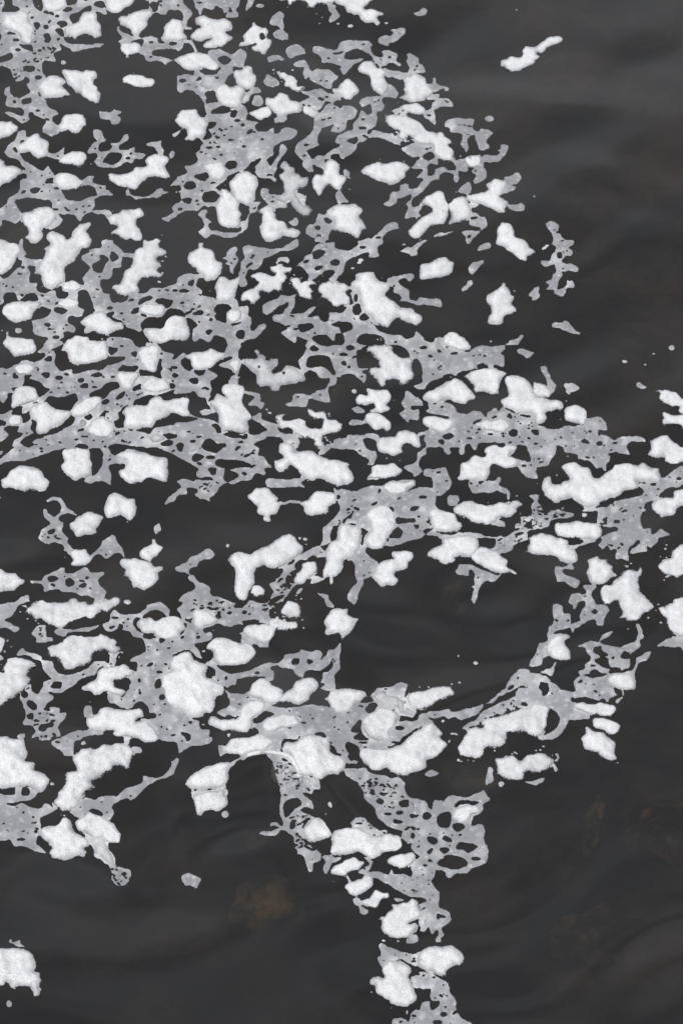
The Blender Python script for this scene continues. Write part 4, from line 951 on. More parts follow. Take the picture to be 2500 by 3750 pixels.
E 408 1072 8 5
G 1262,765 1350,785 1355,825 1405,870 1385,890 1335,870 1320,820 1275,785
W round white foam clump with small flippers, alone near the picture's centre|1315,1090 1330,1050 1315,1000 1360,915 1420,890 1510,895 1525,960 1600,975 1570,1000 1545,1060 1500,1110 1460,1148 1445,1110 1380,1105 1340,1115
G 1500,810 1530,740 1600,690 1600,880 1550,870 1530,830
G 345,1350 420,1340 450,1380 520,1420 640,1415 740,1385 830,1345 940,1335 985,1295 990,1270 1100,1255 1120,1232 1170,1245 1270,1235 1300,1265 1290,1310 1330,1280 1345,1240 1400,1225 1450,1170 1460,1210 1440,1280 1448,1330 1440,1390 1400,1430 1400,1500 1390,1600 1330,1600 1280,1500 1300,1470 1300,1420 1360,1415 1385,1350 1375,1310 1340,1370 1280,1405 1200,1400 1160,1420 1140,1460 1090,1445 1055,1390 960,1380 930,1360 870,1390 910,1415 890,1490 840,1470 780,1450 700,1450 630,1475 590,1480 590,1520 550,1525 520,1550 400,1470 430,1440 420,1390 370,1370
H 1050,1325 1065,1302 1110,1302 1115,1330 1090,1350 1055,1348
H 1172,1330 1190,1312 1225,1330 1200,1352 1178,1348
O 767 1421 22 10
O 512 1466 11 16
K 780,1440 860,1440 850,1465 790,1460
W small tuft of foam on the tip of a film finger, lower centre|1330,1520 1355,1492 1385,1505 1400,1540 1360,1560 1330,1550
W tiny faint puff on a film with two eye-shaped holes, centre|1010,1340 1030,1315 1055,1330 1045,1360 1020,1360
T 1200 1830
W tall white foam clump with a bulbous lower end on wide film, centre right|300,350 320,280 370,260 340,220 320,150 310,110 380,60 450,45 500,65 530,105 550,150 560,215 520,270 480,300 475,360 450,400 360,405 320,380
G -50,0 880,-50 880,50 860,75 820,110 830,200 850,240 800,280 750,320 640,345 560,375 520,390 480,370 490,310 330,380 320,440 370,490 410,515 400,560 350,630 300,650 290,700 250,780 245,820 215,870 190,840 160,820 160,795 200,720 245,680 220,620 220,540 190,490 170,490 270,380 300,300 220,190 110,205 80,215 20,300 -50,320 -50,200 30,150 90,90 80,30 -50,50
H 505,70 520,58 540,85 530,102
H 672,90 700,52 755,55 740,80 700,94
H 550,175 580,142 640,155 705,152 710,185 640,188 580,205
H 708,205 745,205 745,230 720,235
H 780,255 820,235 860,250 820,278 785,272
H 495,300 540,250 575,220 615,270 590,315 520,318
H 262,240 290,235 328,265 300,300 290,375 262,350
H 808,170 850,180 850,195 815,195
H 120,170 210,105 190,150 160,155 130,195
H 20,340 25,270 60,215 85,225 80,290 40,340
K 130,140 190,140 190,170 140,190
W white foam clump with a wrinkled base, in the film right of centre|820,110 860,72 970,95 1040,120 1060,165 1110,190 1100,230 1060,265 990,270 900,260 855,235 840,190
G 850,250 930,280 1040,280 1070,270 1140,265 1210,275 1290,300 1390,305 1410,290 1440,310 1530,275 1550,205 1640,180 1640,280 1530,380 1510,415 1430,440 1400,445 1340,405 1370,385 1365,330 1300,312 1230,325 940,330 900,310 800,285
G 1350,200 1390,165 1450,190 1455,225 1400,220 1350,210
W long thick white foam clump with a blunt left end, right of centre|820,430 850,390 930,365 940,320 1000,300 1090,290 1200,300 1235,340 1235,390 1200,440 1170,465 1110,475 1040,470 1040,510 960,530 890,505 830,470
W diagonal oval white foam clump ending in a knob, right of centre|1170,460 1200,420 1250,385 1340,400 1410,450 1470,500 1490,560 1555,600 1530,628 1490,610 1410,605 1330,580 1250,540 1200,500
G 1040,590 1070,570 1080,540 1150,525 1220,550 1280,580 1360,605 1390,620 1420,610 1380,660 1340,675 1290,665 1240,740 1210,840 1190,845 1170,820 1195,735 1175,715 1205,700 1195,650 1205,610 1180,570 1155,580 1155,625 1110,620 1060,610
W white foam clump with an upraised fist, centre right|355,640 370,590 410,530 470,495 540,490 520,460 525,430 570,430 625,418 690,430 695,490 660,510 650,560 555,600 550,630 580,665 560,700 500,715 465,730 430,715 400,680
G 1460,1560 1500,1500 1520,1450 1600,1400 1600,1560
E 1211 1342 20 15
E 1070 1283 10 8
E 1031 1318 4 4
E 1006 1345 4 4
E 1080 1500 14 10
E 1018 1510 14 9
G 370,1560 410,1540 480,1535 550,1525 600,1500 655,1510 640,1570 620,1600 480,1600 470,1560
T 1800 1830
W smooth pill-shaped white foam clump below the huge winged clump, right|505,240 520,205 570,190 700,178 830,190 880,205 910,240 890,295 840,320 740,325 640,310 560,305 520,285
W large white foam clump with a left prong and a drooping right end, right|230,440 290,415 280,390 310,350 295,310 400,275 470,285 520,310 620,325 630,390 680,420 708,475 680,510 630,522 560,505 530,470 490,455 430,465 350,460 290,435
G 620,380 700,370 750,340 740,320 850,320 840,345 740,375 680,410 640,405
G 880,90 1000,20 1060,0 1300,-20 1320,20 1240,80 1215,150 1240,240 1300,240 1310,285 1350,270 1390,240 1420,265 1460,290 1380,310 1360,350 1300,390 1265,380 1270,410 1250,430 1140,435 1140,405 1210,340 1180,345 1120,400 1125,495 1100,500 1060,485 1010,490 1000,455 1025,410 1000,395 980,410 950,380 905,410 865,365 900,340 890,310 960,270 1020,265 1030,235 1000,225 880,210 860,150
H 1150,380 1190,335 1212,330 1210,360 1160,395
O 1023 180 28 16
H 910,240 960,220 1030,235 1020,265 950,260 930,290
K 860,180 930,160 940,300 880,310
G 190,260 195,210 235,180 230,140 310,130 330,110 320,60 370,40 400,100 430,110 580,60 600,100 680,110 660,140 590,150 480,170 465,215 410,245 370,250 320,250 290,270 290,320 240,350 170,380 160,420 60,440 20,420 30,330 -50,310 -50,300 70,290 110,310
H 280,190 320,180 320,230 290,225
K 190,30 620,30 700,100 560,170 420,240 290,330 200,330 190,200
E 758 125 22 18
G 505,600 520,545 600,545 640,520 672,545 665,568 580,575 600,620 680,645 725,665 705,720 650,715 590,670 540,675
W round white foam clump with two horns on top, at right|775,590 795,545 790,495 860,467 870,485 900,495 970,478 945,510 990,540 1000,600 1025,622 985,630 950,665 910,690 850,695 800,670 780,630
W huge shaggy white foam clump tapering down, with a spike at right, lower right|880,780 890,720 960,700 1000,650 1050,630 1060,590 1120,570 1190,580 1200,545 1220,565 1220,610 1200,640 1210,740 1250,780 1300,840 1325,890 1280,940 1230,940 1190,1000 1120,1000 1080,980 1045,990 1060,930 1030,870 1020,840 960,865 910,835
W white foam clump cut by the right edge, below the curl-ridged one, with rough left side|1365,560 1395,500 1465,470 1460,420 1510,375 1640,340 1640,600 1560,620 1510,652 1470,625 1410,620
W white foam clump with a torn left corner cut by the right edge, lower right|1355,880 1415,880 1480,855 1510,820 1640,800 1640,1110 1560,1125 1500,1110 1440,1050 1420,980 1380,930
G 1355,1205 1400,1160 1460,1135 1640,1115 1640,1260 1560,1245 1540,1215 1440,1200
G 745,710 800,690 850,700 820,760 830,800 850,850 930,860 965,900 940,950 915,980 905,1030 860,1032 850,990 800,990 720,1040 680,1055 655,1090 645,1060 570,1065 500,1100 560,1095 640,1110 600,1150 480,1165 440,1210 450,1280 420,1300 410,1350 320,1370 315,1330 360,1260 370,1210 390,1170 455,1155 460,1100 475,1040 505,1010 497,870 530,852 575,875 590,930 645,930 650,970 645,1010 720,990 725,940 760,870 750,830 700,845 690,880 660,900 650,870 625,850 650,780 680,765 760,770 780,745
H 810,915 840,898 873,915 850,935
H 565,1075 640,1050 645,1105 580,1095
W white foam clump with a spur on its upper right, on a film arm, lower right|440,1210 450,1170 500,1130 540,1100 640,1120 600,1160 600,1200 645,1240 645,1310 590,1325 540,1320 480,1290 445,1260
G 388,1410 440,1390 490,1380 520,1330 530,1340 500,1440 440,1425
G 700,1205 740,1180 820,1158 880,1165 900,1105 990,1080 970,1115 890,1155 920,1190 1050,1210 1090,1190 1170,1160 1195,1105 1180,1030 1215,1015 1240,1080 1245,1125 1210,1150 1220,1205 1140,1270 1135,1300 1125,1370 1060,1400 1050,1380 970,1370 950,1310 920,1285 950,1270 905,1230 890,1205 840,1210 830,1245 885,1290 840,1310 835,1330 900,1370 960,1385 965,1420 1130,1410 1180,1330 1180,1300 1230,1280 1300,1240 1280,1310 1200,1350 1170,1430 1180,1500 1150,1560 1000,1560 1000,1600 680,1600 665,1490 720,1440 720,1410 770,1380 765,1350 800,1330 810,1290 775,1260 755,1220
H 1055,1275 1090,1242 1130,1255 1130,1300 1100,1307 1060,1300
O 994 1297 14 12
H 750,1440 800,1430 815,1400 850,1390 900,1425 950,1415 920,1440 830,1465
W small bright foam puff on film above a smooth cap-like clump, lower right|995,1335 1020,1305 1060,1310 1110,1325 1090,1350 1040,1370 1005,1360
W smooth cap-like white foam clump with a crisp ridge, lower right|925,1480 960,1440 1020,1425 1090,1425 1160,1450 1178,1500 1170,1550 1100,1565 1040,1550 1000,1520 950,1500
E 1282 967 10 8
E 1115 1061 8 6
E 1110 548 14 10
E 1138 525 9 8
G 130,1500 160,1450 230,1388 310,1395 320,1420 440,1440 478,1475 465,1500 400,1500 390,1545 420,1600 200,1600 230,1545 300,1535 210,1540 110,1580 50,1600 90,1550
G 460,1540 480,1488 540,1520 610,1560 620,1600 460,1600
T 0 2440
W curved white foam clump like a bent arm, lower left|665,180 720,135 780,105 800,45 850,10 940,5 1030,-15 1080,25 1110,55 1060,95 1000,108 945,125 950,170 1000,180 1028,210 990,245 930,235 880,215 830,230 770,235 740,200 690,195
G 360,-50 370,40 420,110 365,130 360,170 310,222 270,200 260,130 240,190 170,200 230,250 300,230 330,230 410,215 500,215 560,180 640,130 690,90 760,75 790,60 790,-20 560,70 470,40 450,0
H 415,170 440,135 490,122 515,140 500,175 440,182
G 160,270 170,210 240,200 265,200 290,225 400,225 450,260 430,285 380,310 385,345 440,335 490,345 490,380 550,375 530,430 485,470 480,510 500,570 430,580 420,610 330,610 320,580 255,592 290,540 265,490 190,480 215,400 190,310
H 168,215 200,198 235,215 235,245 200,260 175,245
H 220,300 240,278 280,285 305,320 300,350 270,362 235,330
H 225,410 250,385 280,395 275,430 245,432
H 315,510 340,480 380,470 400,470 430,455 448,480 430,500 390,505 365,535 325,530
K 290,400 380,345 480,400 440,460 340,470 290,490
K 320,580 440,540 470,570 420,590
G 425,625 470,590 530,570 560,550 620,535 720,520 740,510 800,530 860,545 830,560 700,575 660,605 615,625 600,690 610,740 590,740 530,735 500,690 450,670
K 440,610 540,590 580,620 500,640
G 700,330 760,335 770,380 760,430 700,420 692,395
W large white foam clump with a wing folding back at right, lower left|710,455 730,420 810,390 830,350 870,335 950,350 1090,355 1150,350 1185,405 1150,430 1120,455 1200,440 1240,490 1290,550 1300,600 1210,630 1150,610 1080,600 1020,580 935,555 940,520 880,525 810,535 740,510
G 1020,580 1070,600 1060,640 1020,640
G 890,220 1000,250 1040,200 1075,130 1060,90 1100,40 1120,-40 1400,-40 1390,60 1330,90 1270,150 1290,180 1330,175 1340,230 1400,270 1450,330 1540,370 1600,400 1600,640 1530,690 1480,720 1460,690 1450,640 1400,620 1320,605 1290,560 1240,490 1150,430 1270,430 1280,400 1230,385 1220,340 1150,290 1110,340 1060,350 990,340 950,310 895,300
H 1285,45 1310,35 1335,42 1325,58 1290,60
H 1130,115 1145,100 1157,125 1140,138
O 1150 218 12 14
H 1270,150 1300,110 1340,90 1325,140 1310,175 1280,180
H 1305,250 1330,228 1360,235 1365,265 1320,278
H 1380,270 1400,280 1410,305 1445,325 1400,310
H 1475,560 1500,540 1555,560 1560,600 1540,622 1510,580
O 1515 483 14 7
H 1090,355 1150,285 1220,340 1230,385 1275,390 1270,430 1200,430 1180,400
W long ragged diagonal white foam clump sloping down left, lower left|415,1150 450,1080 500,1000 540,950 535,880 560,855 620,845 600,780 620,730 660,690 720,665 800,685 840,650 940,625 1000,630 1060,665 1110,705 1085,760 1060,840 1030,850 1000,825 930,835 920,865 860,880 800,930 770,960 800,990 770,1020 720,1050 680,1080 640,1150 560,1180 530,1200 480,1170
G 1090,655 1150,660 1172,690 1150,712 1110,705 1085,680
G 655,640 690,612 705,635 680,650
W big white foam clump cut by the left edge with a stepped right side, lower left|-60,600 50,570 100,590 190,590 215,670 238,720 210,780 290,790 280,850 350,865 410,940 400,990 340,1035 300,1025 230,1000 180,990 100,1000 30,1005 -60,980
G 140,575 170,550 208,552 205,590 180,590
E 433 966 20 14
G 125,1000 180,990 190,1050 240,1045 250,1000 310,1030 270,1090 180,1105 140,1120 50,1125 120,1150 180,1125 310,1165 370,1130 400,1140 420,1160 470,1175 400,1215 330,1250 340,1300 330,1400 310,1420 310,1470 350,1490 388,1535 370,1540 300,1510 220,1490 150,1485 100,1455 70,1420 0,1435 -60,1435 -60,1065 100,1055 120,1040
H 180,1000 210,998 245,1020 240,1050 195,1058 180,1035
O 175 1422 36 12
H 275,1360 300,1345 315,1360 300,1372
H 305,1410 320,1390 345,1400 345,1430 390,1470 415,1490 390,1520 350,1490 305,1470
O 190 1355 18 6
O 231 1368 10 8
G 570,1190 640,1150 660,1110 710,1080 780,1100 830,1072 960,1060 1030,1000 1090,985 1170,950 1180,895 1240,912 1320,905 1360,880 1410,820 1410,785 1450,755 1475,770 1440,860 1390,905 1310,930 1210,980 1140,1050 1080,1102 1030,1090 960,1110 920,1160 935,1200 905,1260 850,1250 760,1210 700,1210 650,1240 590,1215
H 720,1185 760,1165 810,1175 855,1210 830,1228 770,1208
W large puffy white foam clump, left one of a pair above a foam tail, lower left|330,1345 380,1310 480,1305 520,1245 560,1245 590,1290 600,1330 680,1390 725,1430 720,1470 690,1490 715,1520 690,1570 640,1565 580,1590 550,1605 480,1600 410,1560 410,1520 425,1490 350,1410
W rounded white foam clump, right of a pair above a foam tail, lower left|620,1290 660,1240 740,1205 830,1225 900,1265 945,1290 970,1350 990,1390 970,1440 900,1440 850,1410 780,1410 700,1380 640,1340
W foam tail stretching down right from the rounded clump, lower left|740,1440 780,1415 850,1420 890,1450 900,1500 935,1550 950,1600 965,1640 910,1650 850,1590 800,1575 770,1560 765,1500
G 700,1370 860,1400 900,1440 850,1450 740,1480 720,1440
E 738 292 7 5
E 785 319 8 5
T 600 2440
W pointed white foam clump draped over the wave's left shoulder, lower middle|175,970 210,910 280,860 360,820 450,795 520,780 560,790 620,765 570,810 540,870 540,920 510,980 460,1015 390,1005 320,1020 250,1010 210,1005
W white foam clump with ring marks hanging below the wave shoulder clump, lower middle|235,1080 260,1045 330,1040 400,1025 460,1030 490,1020 510,1060 528,1095 510,1150 440,1195 400,1180 340,1190 300,1222 270,1215 255,1150
G 230,1010 300,1020 470,1010 515,980 520,1060 330,1045 235,1080
K 230,1010 320,1020 470,1000 515,980 520,1060 330,1045 235,1080
E 505 1215 31 30
S 16 545,795 600,775 640,745 700,720 770,708 830,705
W thin bright line of foam curving along the wave crest, lower middle|620,762 690,712 770,694 830,688 950,698 1055,732 1112,815 1150,905 1112,905 1080,840 1030,770 950,732 830,720 770,726 700,744 650,772
W arched white foam patch on the wave crest, lower middle|505,660 560,600 640,580 720,575 790,548 870,590 900,640 820,690 740,700 640,740 600,715 530,720 510,690
G 450,650 500,648 530,700 500,720 465,740 455,700
W long low white foam clump with a bumpy left end, lower middle|360,465 385,410 420,410 450,430 540,440 600,430 640,340 700,275 790,275 830,300 830,350 780,390 740,440 740,490 690,545 620,545 520,530 420,510
G 430,380 520,335 540,280 500,195 550,220 680,225 730,240 840,310 870,320 990,340 1150,320 1230,308 1360,345 1440,410 1540,360 1600,340 1600,640 1540,620 1490,640 1500,680 1560,700 1580,790 1530,805 1490,765 1460,720 1410,715 1380,660 1300,540 1190,560 1100,600 980,600 950,680 970,710 840,700 800,690 640,740 620,720 790,690 880,640 860,590 780,540 770,515 730,495 760,430 640,410 500,415
H 745,450 790,390 830,365 905,390 870,420 830,440 800,465 755,470
H 890,325 960,305 1010,315 1130,308 1120,328 1000,342
H 1120,460 1150,450 1178,462 1140,472
H 505,410 545,402 590,430 570,440 520,430
H 980,605 1090,600 1110,575 1170,570 1080,620
H 1350,695 1385,650 1420,720 1360,722
H 705,520 770,515 780,540 690,575
W white foam clump with a rolled lip on top, joined to a right wing, lower middle|700,220 735,140 800,105 860,115 890,155 950,170 985,210 990,270 940,305 870,320 800,285 730,265
W white foam wing rising to a rounded right tip, lower middle|985,215 1040,180 1080,130 1150,95 1220,90 1260,130 1265,170 1240,205 1200,240 1190,280 1110,315 1030,305 950,300 960,260
G 660,230 720,200 750,260 700,280
W oval white foam clump on film, above the wave crest, lower middle|810,490 830,450 900,405 1000,392 1070,410 1120,470 1060,510 960,520 880,545 830,530
W huge lobed white foam clump right of the wave crest, lower middle|960,680 990,625 1080,615 1130,580 1190,545 1250,560 1330,590 1365,630 1360,690 1400,730 1460,745 1490,800 1470,850 1430,890 1340,895 1290,935 1250,920 1210,900 1130,910 1100,860 1070,780 1020,720
G 840,700 950,715 1060,750 1090,850 1130,910 1250,920 1280,980 1270,1010 1230,1010 1215,1050 1150,1030 1140,1050 1215,1110 1230,1170 1150,1160 1050,1240 980,1260 950,1220 955,1050 930,930 900,820 890,770 850,740
H 985,1190 990,1120 1060,1080 1110,1090 1130,1140 1080,1170 1040,1210 1000,1240
K 900,800 1060,760 1100,900 1230,920 1220,1040 1100,1000 1000,1070 960,1060 930,920
W fraying pale foam curtain sliding down the wave's right side, lower middle|1100,900 1250,920 1280,985 1265,1005 1225,1000 1200,960 1140,950
G 870,1310 880,1280 920,1280 945,1300 975,1300 975,1250 1010,1240 1050,1230 1100,1180 1180,1210 1230,1240 1140,1300 1150,1400 1170,1470 1260,1500 1280,1560 1290,1600 1090,1600 1095,1500 1070,1450 1060,1400 1010,1360 970,1345 930,1385 830,1392 775,1370 810,1350 880,1350 940,1320 900,1310
H 1030,1310 1050,1260 1075,1260 1075,1320 1050,1335
H 1125,1280 1180,1240 1200,1255 1160,1290
K 1040,1230 1200,1180 1210,1270 1080,1340 1030,1330
K 1050,1380 1140,1380 1400,1420 1380,1530 1200,1510 1080,1500
W shell-like white foam clump with a ridged top, lower middle|1135,1340 1190,1260 1270,1235 1310,1265 1335,1310 1375,1365 1360,1400 1280,1430 1220,1445 1150,1400
G 1340,1130 1355,1112 1388,1140 1380,1168 1355,1150
E 325 481 14 8
G 527,560 555,560 540,588
W white foam clump with a pointed left flank, above the huge lobed clump, lower middle|1305,265 1340,250 1370,195 1450,185 1580,182 1620,200 1660,240 1620,280 1560,300 1520,370 1470,400 1430,400 1370,350 1340,290
G 400,90 430,60 420,0 370,-20 480,-20 520,50 640,45 750,20 830,-20 900,-20 840,30 910,50 890,120 800,85 700,80 630,105 590,110 590,155 540,160 520,180 480,150
O 767 52 22 10
O 512 97 11 16
G 1055,0 1300,-20 1250,35 1200,30 1160,60 1140,92 1090,75
G 1370,-20 1440,-20 1400,60 1400,130 1400,190 1340,200 1280,180 1330,150 1280,130 1300,100 1300,50 1360,45
G -50,360 0,270 40,265 90,330 200,375 350,370 250,410 240,430 300,460 310,520 380,530 375,570 405,600 370,630 290,650 200,665 120,720 105,640 -50,610
H 135,545 160,540 215,565 215,600 190,620 175,585
O 171 483 12 7
G -50,940 0,860 55,850 70,780 110,752 130,770 95,850 30,910
G 1500,640 1600,640 1600,960 1540,920 1470,880 1490,800 1560,790 1500,700
G 1540,1290 1560,1245 1600,1240 1600,1300
T 1200 2440
G 0,-20 100,-20 60,60 60,160 30,200 -50,200 -50,100
G -50,340 40,380 100,400 180,380 190,300 270,250 330,240 370,210 400,175 470,178 550,160 600,133 657,150 650,190 635,230 640,270 700,300 720,340 730,380 700,410 600,410 580,450 700,450 740,430 760,390 810,380 830,430 870,470 780,490 650,560 560,640 400,680 300,660 280,690 180,650 150,680 180,720 170,760 240,770 230,800 160,800 100,720 80,650 30,640 -50,600
H 305,345 350,305 390,300 410,325 370,370 330,385
H 255,290 310,250 380,262 360,295
H 140,650 165,625 215,640 260,670 245,695 190,700 150,680
H 192,520 250,440 275,450 275,500 290,560 340,600 240,600 210,580 260,540 210,540
H 585,435 605,412 660,420 710,425 690,440 600,455
O 590 507 38 18
O 548 625 35 9
O 290 626 38 9
H 5,690 40,645 75,710 60,722 15,718
H 440,205 470,185 490,195 450,210
K 190,500 280,560 320,600 230,610 200,560
K 180,700 260,690 270,790 200,790
W pale veil of foam under the raft-shaped clump's left end, lower right of centre|355,230 410,200 500,205 560,240 640,270 650,330 720,360 710,410 600,405 560,350 480,345 400,300 370,260
W raft-shaped white foam clump with a straight top and frayed right tip, lower right of centre|640,250 700,205 800,195 900,170 1000,160 1040,210 1025,250 940,290 850,330 770,350 690,345 655,300
W plump upright white foam clump left of the raft-shaped one, lower right of centre|270,480 300,420 350,385 420,345 490,350 560,370 590,420 550,480 510,540 500,600 400,615 340,590 290,540
W enormous white foam clump with a bright right shoulder, lower right of centre|260,730 280,680 330,670 440,675 550,660 640,610 680,560 760,520 800,470 870,470 910,510 945,550 920,580 985,645 940,700 890,740 820,780 815,830 760,870 690,890 620,905 540,895 480,840 400,850 340,835 285,800
G 815,385 850,365 900,365 985,350 1010,375 1060,378 1150,340 1270,310 1350,260 1440,190 1480,130 1520,90 1600,20 1600,165 1500,180 1440,235 1390,260 1350,295 1280,310 1260,350 1210,405 1150,425 1090,442 1040,415 980,435 940,415 870,440 830,415
G 785,895 830,855 880,850 910,875 850,908
E 942 453 15 11
G 1000,550 1040,548 1070,562 1010,565
G 985,615 1005,595 1000,620
E 1080 133 14 11
E 1017 146 14 8
E 1070 185 8 6
G 1105,500 1150,465 1210,440 1250,390 1300,350 1380,320 1480,270 1530,250 1540,190 1600,150 1600,350 1500,360 1420,400 1330,410 1260,450 1240,485 1170,490 1130,523
K 1280,400 1420,350 1600,320 1600,400 1400,430 1280,440
G 1290,960 1310,840 1320,825 1352,850 1350,890 1360,930 1340,965 1300,977
G 1395,955 1420,950 1450,965 1420,985 1398,980
G 130,850 180,835 300,835 350,870 500,910 590,925 630,950 625,1000 660,1060 740,1085 805,1115 830,1160 860,1170 860,1110 945,1095 950,1120 975,1080 1030,1065 1130,1075 1240,1030 1270,1010 1300,1050 1337,1100 1280,1130 1270,1170 1240,1210 1190,1230 1185,1300 1260,1295 1285,1340 1280,1420 1290,1500 1315,1540 1310,1600 700,1600 665,1480 640,1430 600,1400 610,1350 550,1340 470,1290 410,1250 395,1190 350,1130 290,1080 290,1030 230,950 150,890
H 395,1105 420,1080 465,1110 440,1135 405,1125
H 580,1115 610,1095 660,1100 665,1150 600,1155
O 590 1202 32 16
O 490 1212 34 11
H 535,1265 560,1250 620,1280 590,1295 545,1285
O 695 1225 24 18
H 780,1215 810,1195 853,1230 820,1258 785,1255
H 895,1250 920,1210 970,1188 1005,1200 1012,1270 985,1325 930,1320 897,1290
H 1020,1300 1060,1285 1100,1290 1118,1325 1065,1355 1030,1330
H 1040,1135 1080,1105 1140,1098 1180,1110 1250,1110 1200,1140 1110,1130 1050,1160
H 815,1410 850,1392 905,1420 885,1460 830,1445
H 940,1415 965,1388 1010,1410 1015,1440 970,1440
H 1050,1480 1080,1445 1190,1455 1230,1470 1190,1510 1150,1535 1110,1500 1055,1500
H 810,1520 860,1488 865,1505 840,1545
H 915,1500 960,1485 1000,1505 960,1540
O 695 1390 18 24
O 556 980 15 10
O 740 1335 18 7
K 290,920 450,930 560,1010 560,1090 470,1080 400,1060 310,1060
K 420,1150 560,1140 520,1170
K 610,1310 720,1300 700,1400 660,1390
W small curved white foam clump on the lace film's right arm, lower right of centre|1015,1220 1040,1180 1110,1150 1200,1140 1250,1165 1240,1200 1180,1225 1150,1270 1070,1285 1025,1260
W small foam puff in the middle of the lace film, lower right of centre|810,1345 840,1310 880,1310 890,1350 850,1370 820,1370
W foam puff on the lace film's right corner, lower right of centre|1190,1520 1240,1480 1310,1500 1315,1530 1290,1560 1220,1555
W small foam puff on the lace film near its lower edge, lower right of centre|855,1560 870,1510 910,1510 960,1560 930,1590 880,1580
W long rectangular white foam clump with a grey lower border, lower centre|25,1400 45,1350 120,1330 260,1320 330,1370 400,1390 480,1370 570,1380 605,1420 610,1480 560,1510 460,1530 420,1570 340,1580 250,1530 150,1560 40,1540 25,1490
G 30,1325 100,1325 190,1330 195,1280 230,1235 300,1245 350,1295 420,1340 490,1340 470,1380 400,1390 320,1360 250,1320 100,1350
K 200,1240 340,1280 480,1340 430,1400 330,1350 220,1310
K 590,1400 660,1440 670,1540 560,1540
G 30,1530 140,1560 250,1530 400,1590 200,1600 30,1600
W big white foam roll with a dark feathered upper rim, lower right|1072,655 1085,610 1130,560 1140,520 1200,500 1270,505 1270,455 1340,425 1420,410 1500,370 1600,345 1640,325 1720,310 1790,320 1810,370 1810,430 1800,490 1760,570 1660,580 1600,545 1530,555 1475,540 1465,600 1450,645 1390,660 1370,690 1300,680 1280,720 1230,760 1160,755 1100,745 1070,710
W white foam block with a frayed upper edge, below the roll, lower right|1365,760 1380,745 1480,730 1530,735 1580,770 1640,735 1720,705 1790,715 1845,770 1830,830 1770,870 1680,890 1630,880 1600,930 1540,945 1450,935 1390,910 1370,860
G 1560,945 1620,945 1680,925 1780,915 1740,960 1680,975
K 1700,870 1800,830 1890,860 1880,920 1700,930
K 1790,680 1860,700 1870,800 1830,760
E -20 1140 8 8
E 15 1140 14 24
E 1070 770 16 12
G 0,1330 25,1340 30,1390 -50,1410 -50,1330
T 1800 2440
G 55,230 0,290 -50,320 -50,230 0,245 60,195 110,180 130,130 160,85 230,25 310,30 320,55 440,75 478,110 465,135 400,130 390,180 320,180 260,160 210,175 110,215
O 250 98 11 6
G 390,40 440,25 490,15 510,-20 525,0 500,75 440,62
G -50,330 50,305 150,260 190,240 190,210 230,175 300,180 390,185 415,210 410,240 440,240 470,210 460,150 480,120 540,155 570,190 660,210 680,190 665,125 720,75 720,45 770,-20 950,-20 960,50 1000,60 1060,40 1110,50 1150,20 1170,-20 1195,-20 1170,60 1180,130 1170,185 1085,195 1080,235 1060,235 1065,200 1000,165 1005,200 1025,230 960,265 950,290 880,285 830,270 760,250 700,260 650,255 660,290 700,300 760,320 800,420 740,435 640,440 605,500 560,560 490,605 410,605 380,585 440,570 500,530 540,490 550,400 480,340 430,320 380,315 300,330 100,370 -50,400
H 650,270 700,258 760,248 830,270 870,285 780,310 750,300 690,295
H 805,60 820,30 860,25 890,55 850,80 830,98 760,80
H 885,270 910,265 935,280 930,295 900,285
O 770 145 9 5
H 240,310 260,297 295,315 280,325 250,325
K -50,360 100,340 220,320 230,350 100,400 -50,420
H 400,140 440,135 460,160 465,200 430,240 410,230 415,200 385,180
W soft white foam clump with a smooth right end on film, lower right|660,330 700,300 740,295 790,310 880,297 960,305 1010,325 1025,360 980,415 900,410 820,400 770,390 700,370
W bubbly white foam clump overhanging a smooth tapered one, lower right|825,440 870,420 950,428 1020,460 1045,490 1035,525 980,560 940,550 900,520 830,500
W smooth tapered white foam clump pointing down right, lower right|730,590 765,545 765,505 790,495 830,530 900,535 950,580 1010,635 1005,720 1025,765 940,772 880,735 820,705 770,690 740,650
G 1010,280 1060,252 1065,265 1030,298 1010,295
G 505,720 540,720 550,750 530,785 505,780 530,755
G 490,810 520,805 540,850 520,870
E 425 656 17 6
E 333 654 8 4
G 270,950 330,945 430,915 415,950 350,978
G 50,955 105,960 65,985 52,980
G -50,840 0,840 15,930 0,960 -50,960
T 0 3050
G 780,170 900,190 960,260 990,280 1060,300 1070,360 1040,410 990,440 945,425 910,380 915,330 890,270 830,220
K 880,240 960,230 1060,300 1060,400 990,440 930,410 890,290
G 1480,375 1510,340 1560,332 1600,340 1600,430 1540,435 1500,400
W rounded white foam clump with a grey toe, cut by the left edge near the bottom|-60,970 40,950 110,942 200,955 265,975 290,1050 305,1090 285,1130 330,1150 348,1210 320,1270 340,1300 320,1335 280,1335 250,1270 170,1250 130,1280 90,1275 75,1240 50,1225 20,1245 -60,1230
G 65,900 90,868 105,900 165,880 180,920 210,945 150,935 110,915
G 52,1405 65,1375 90,1370 105,1410 90,1430 65,1430
G 250,1270 340,1265 340,1310 310,1338 280,1335
E 50 783 5 4
E 318 1079 5 4
G -60,-100 70,30 120,110 220,120 320,160 388,170 340,120 310,90 320,20 300,-50
O 175 56 34 12
G -60,20 20,65 70,40 0,-40
T 600 3050
G 138,375 160,345 195,332 240,345 300,365 295,405 265,453 240,445 215,430 180,430
G 1010,0 1140,-50 1150,40 1220,110 1260,145 1290,165 1295,210 1260,245 1225,255 1228,300 1205,322 1185,300 1160,240 1140,200 1090,180 1090,145 1070,110
K 1060,30 1140,20 1390,60 1380,160 1200,140 1080,130
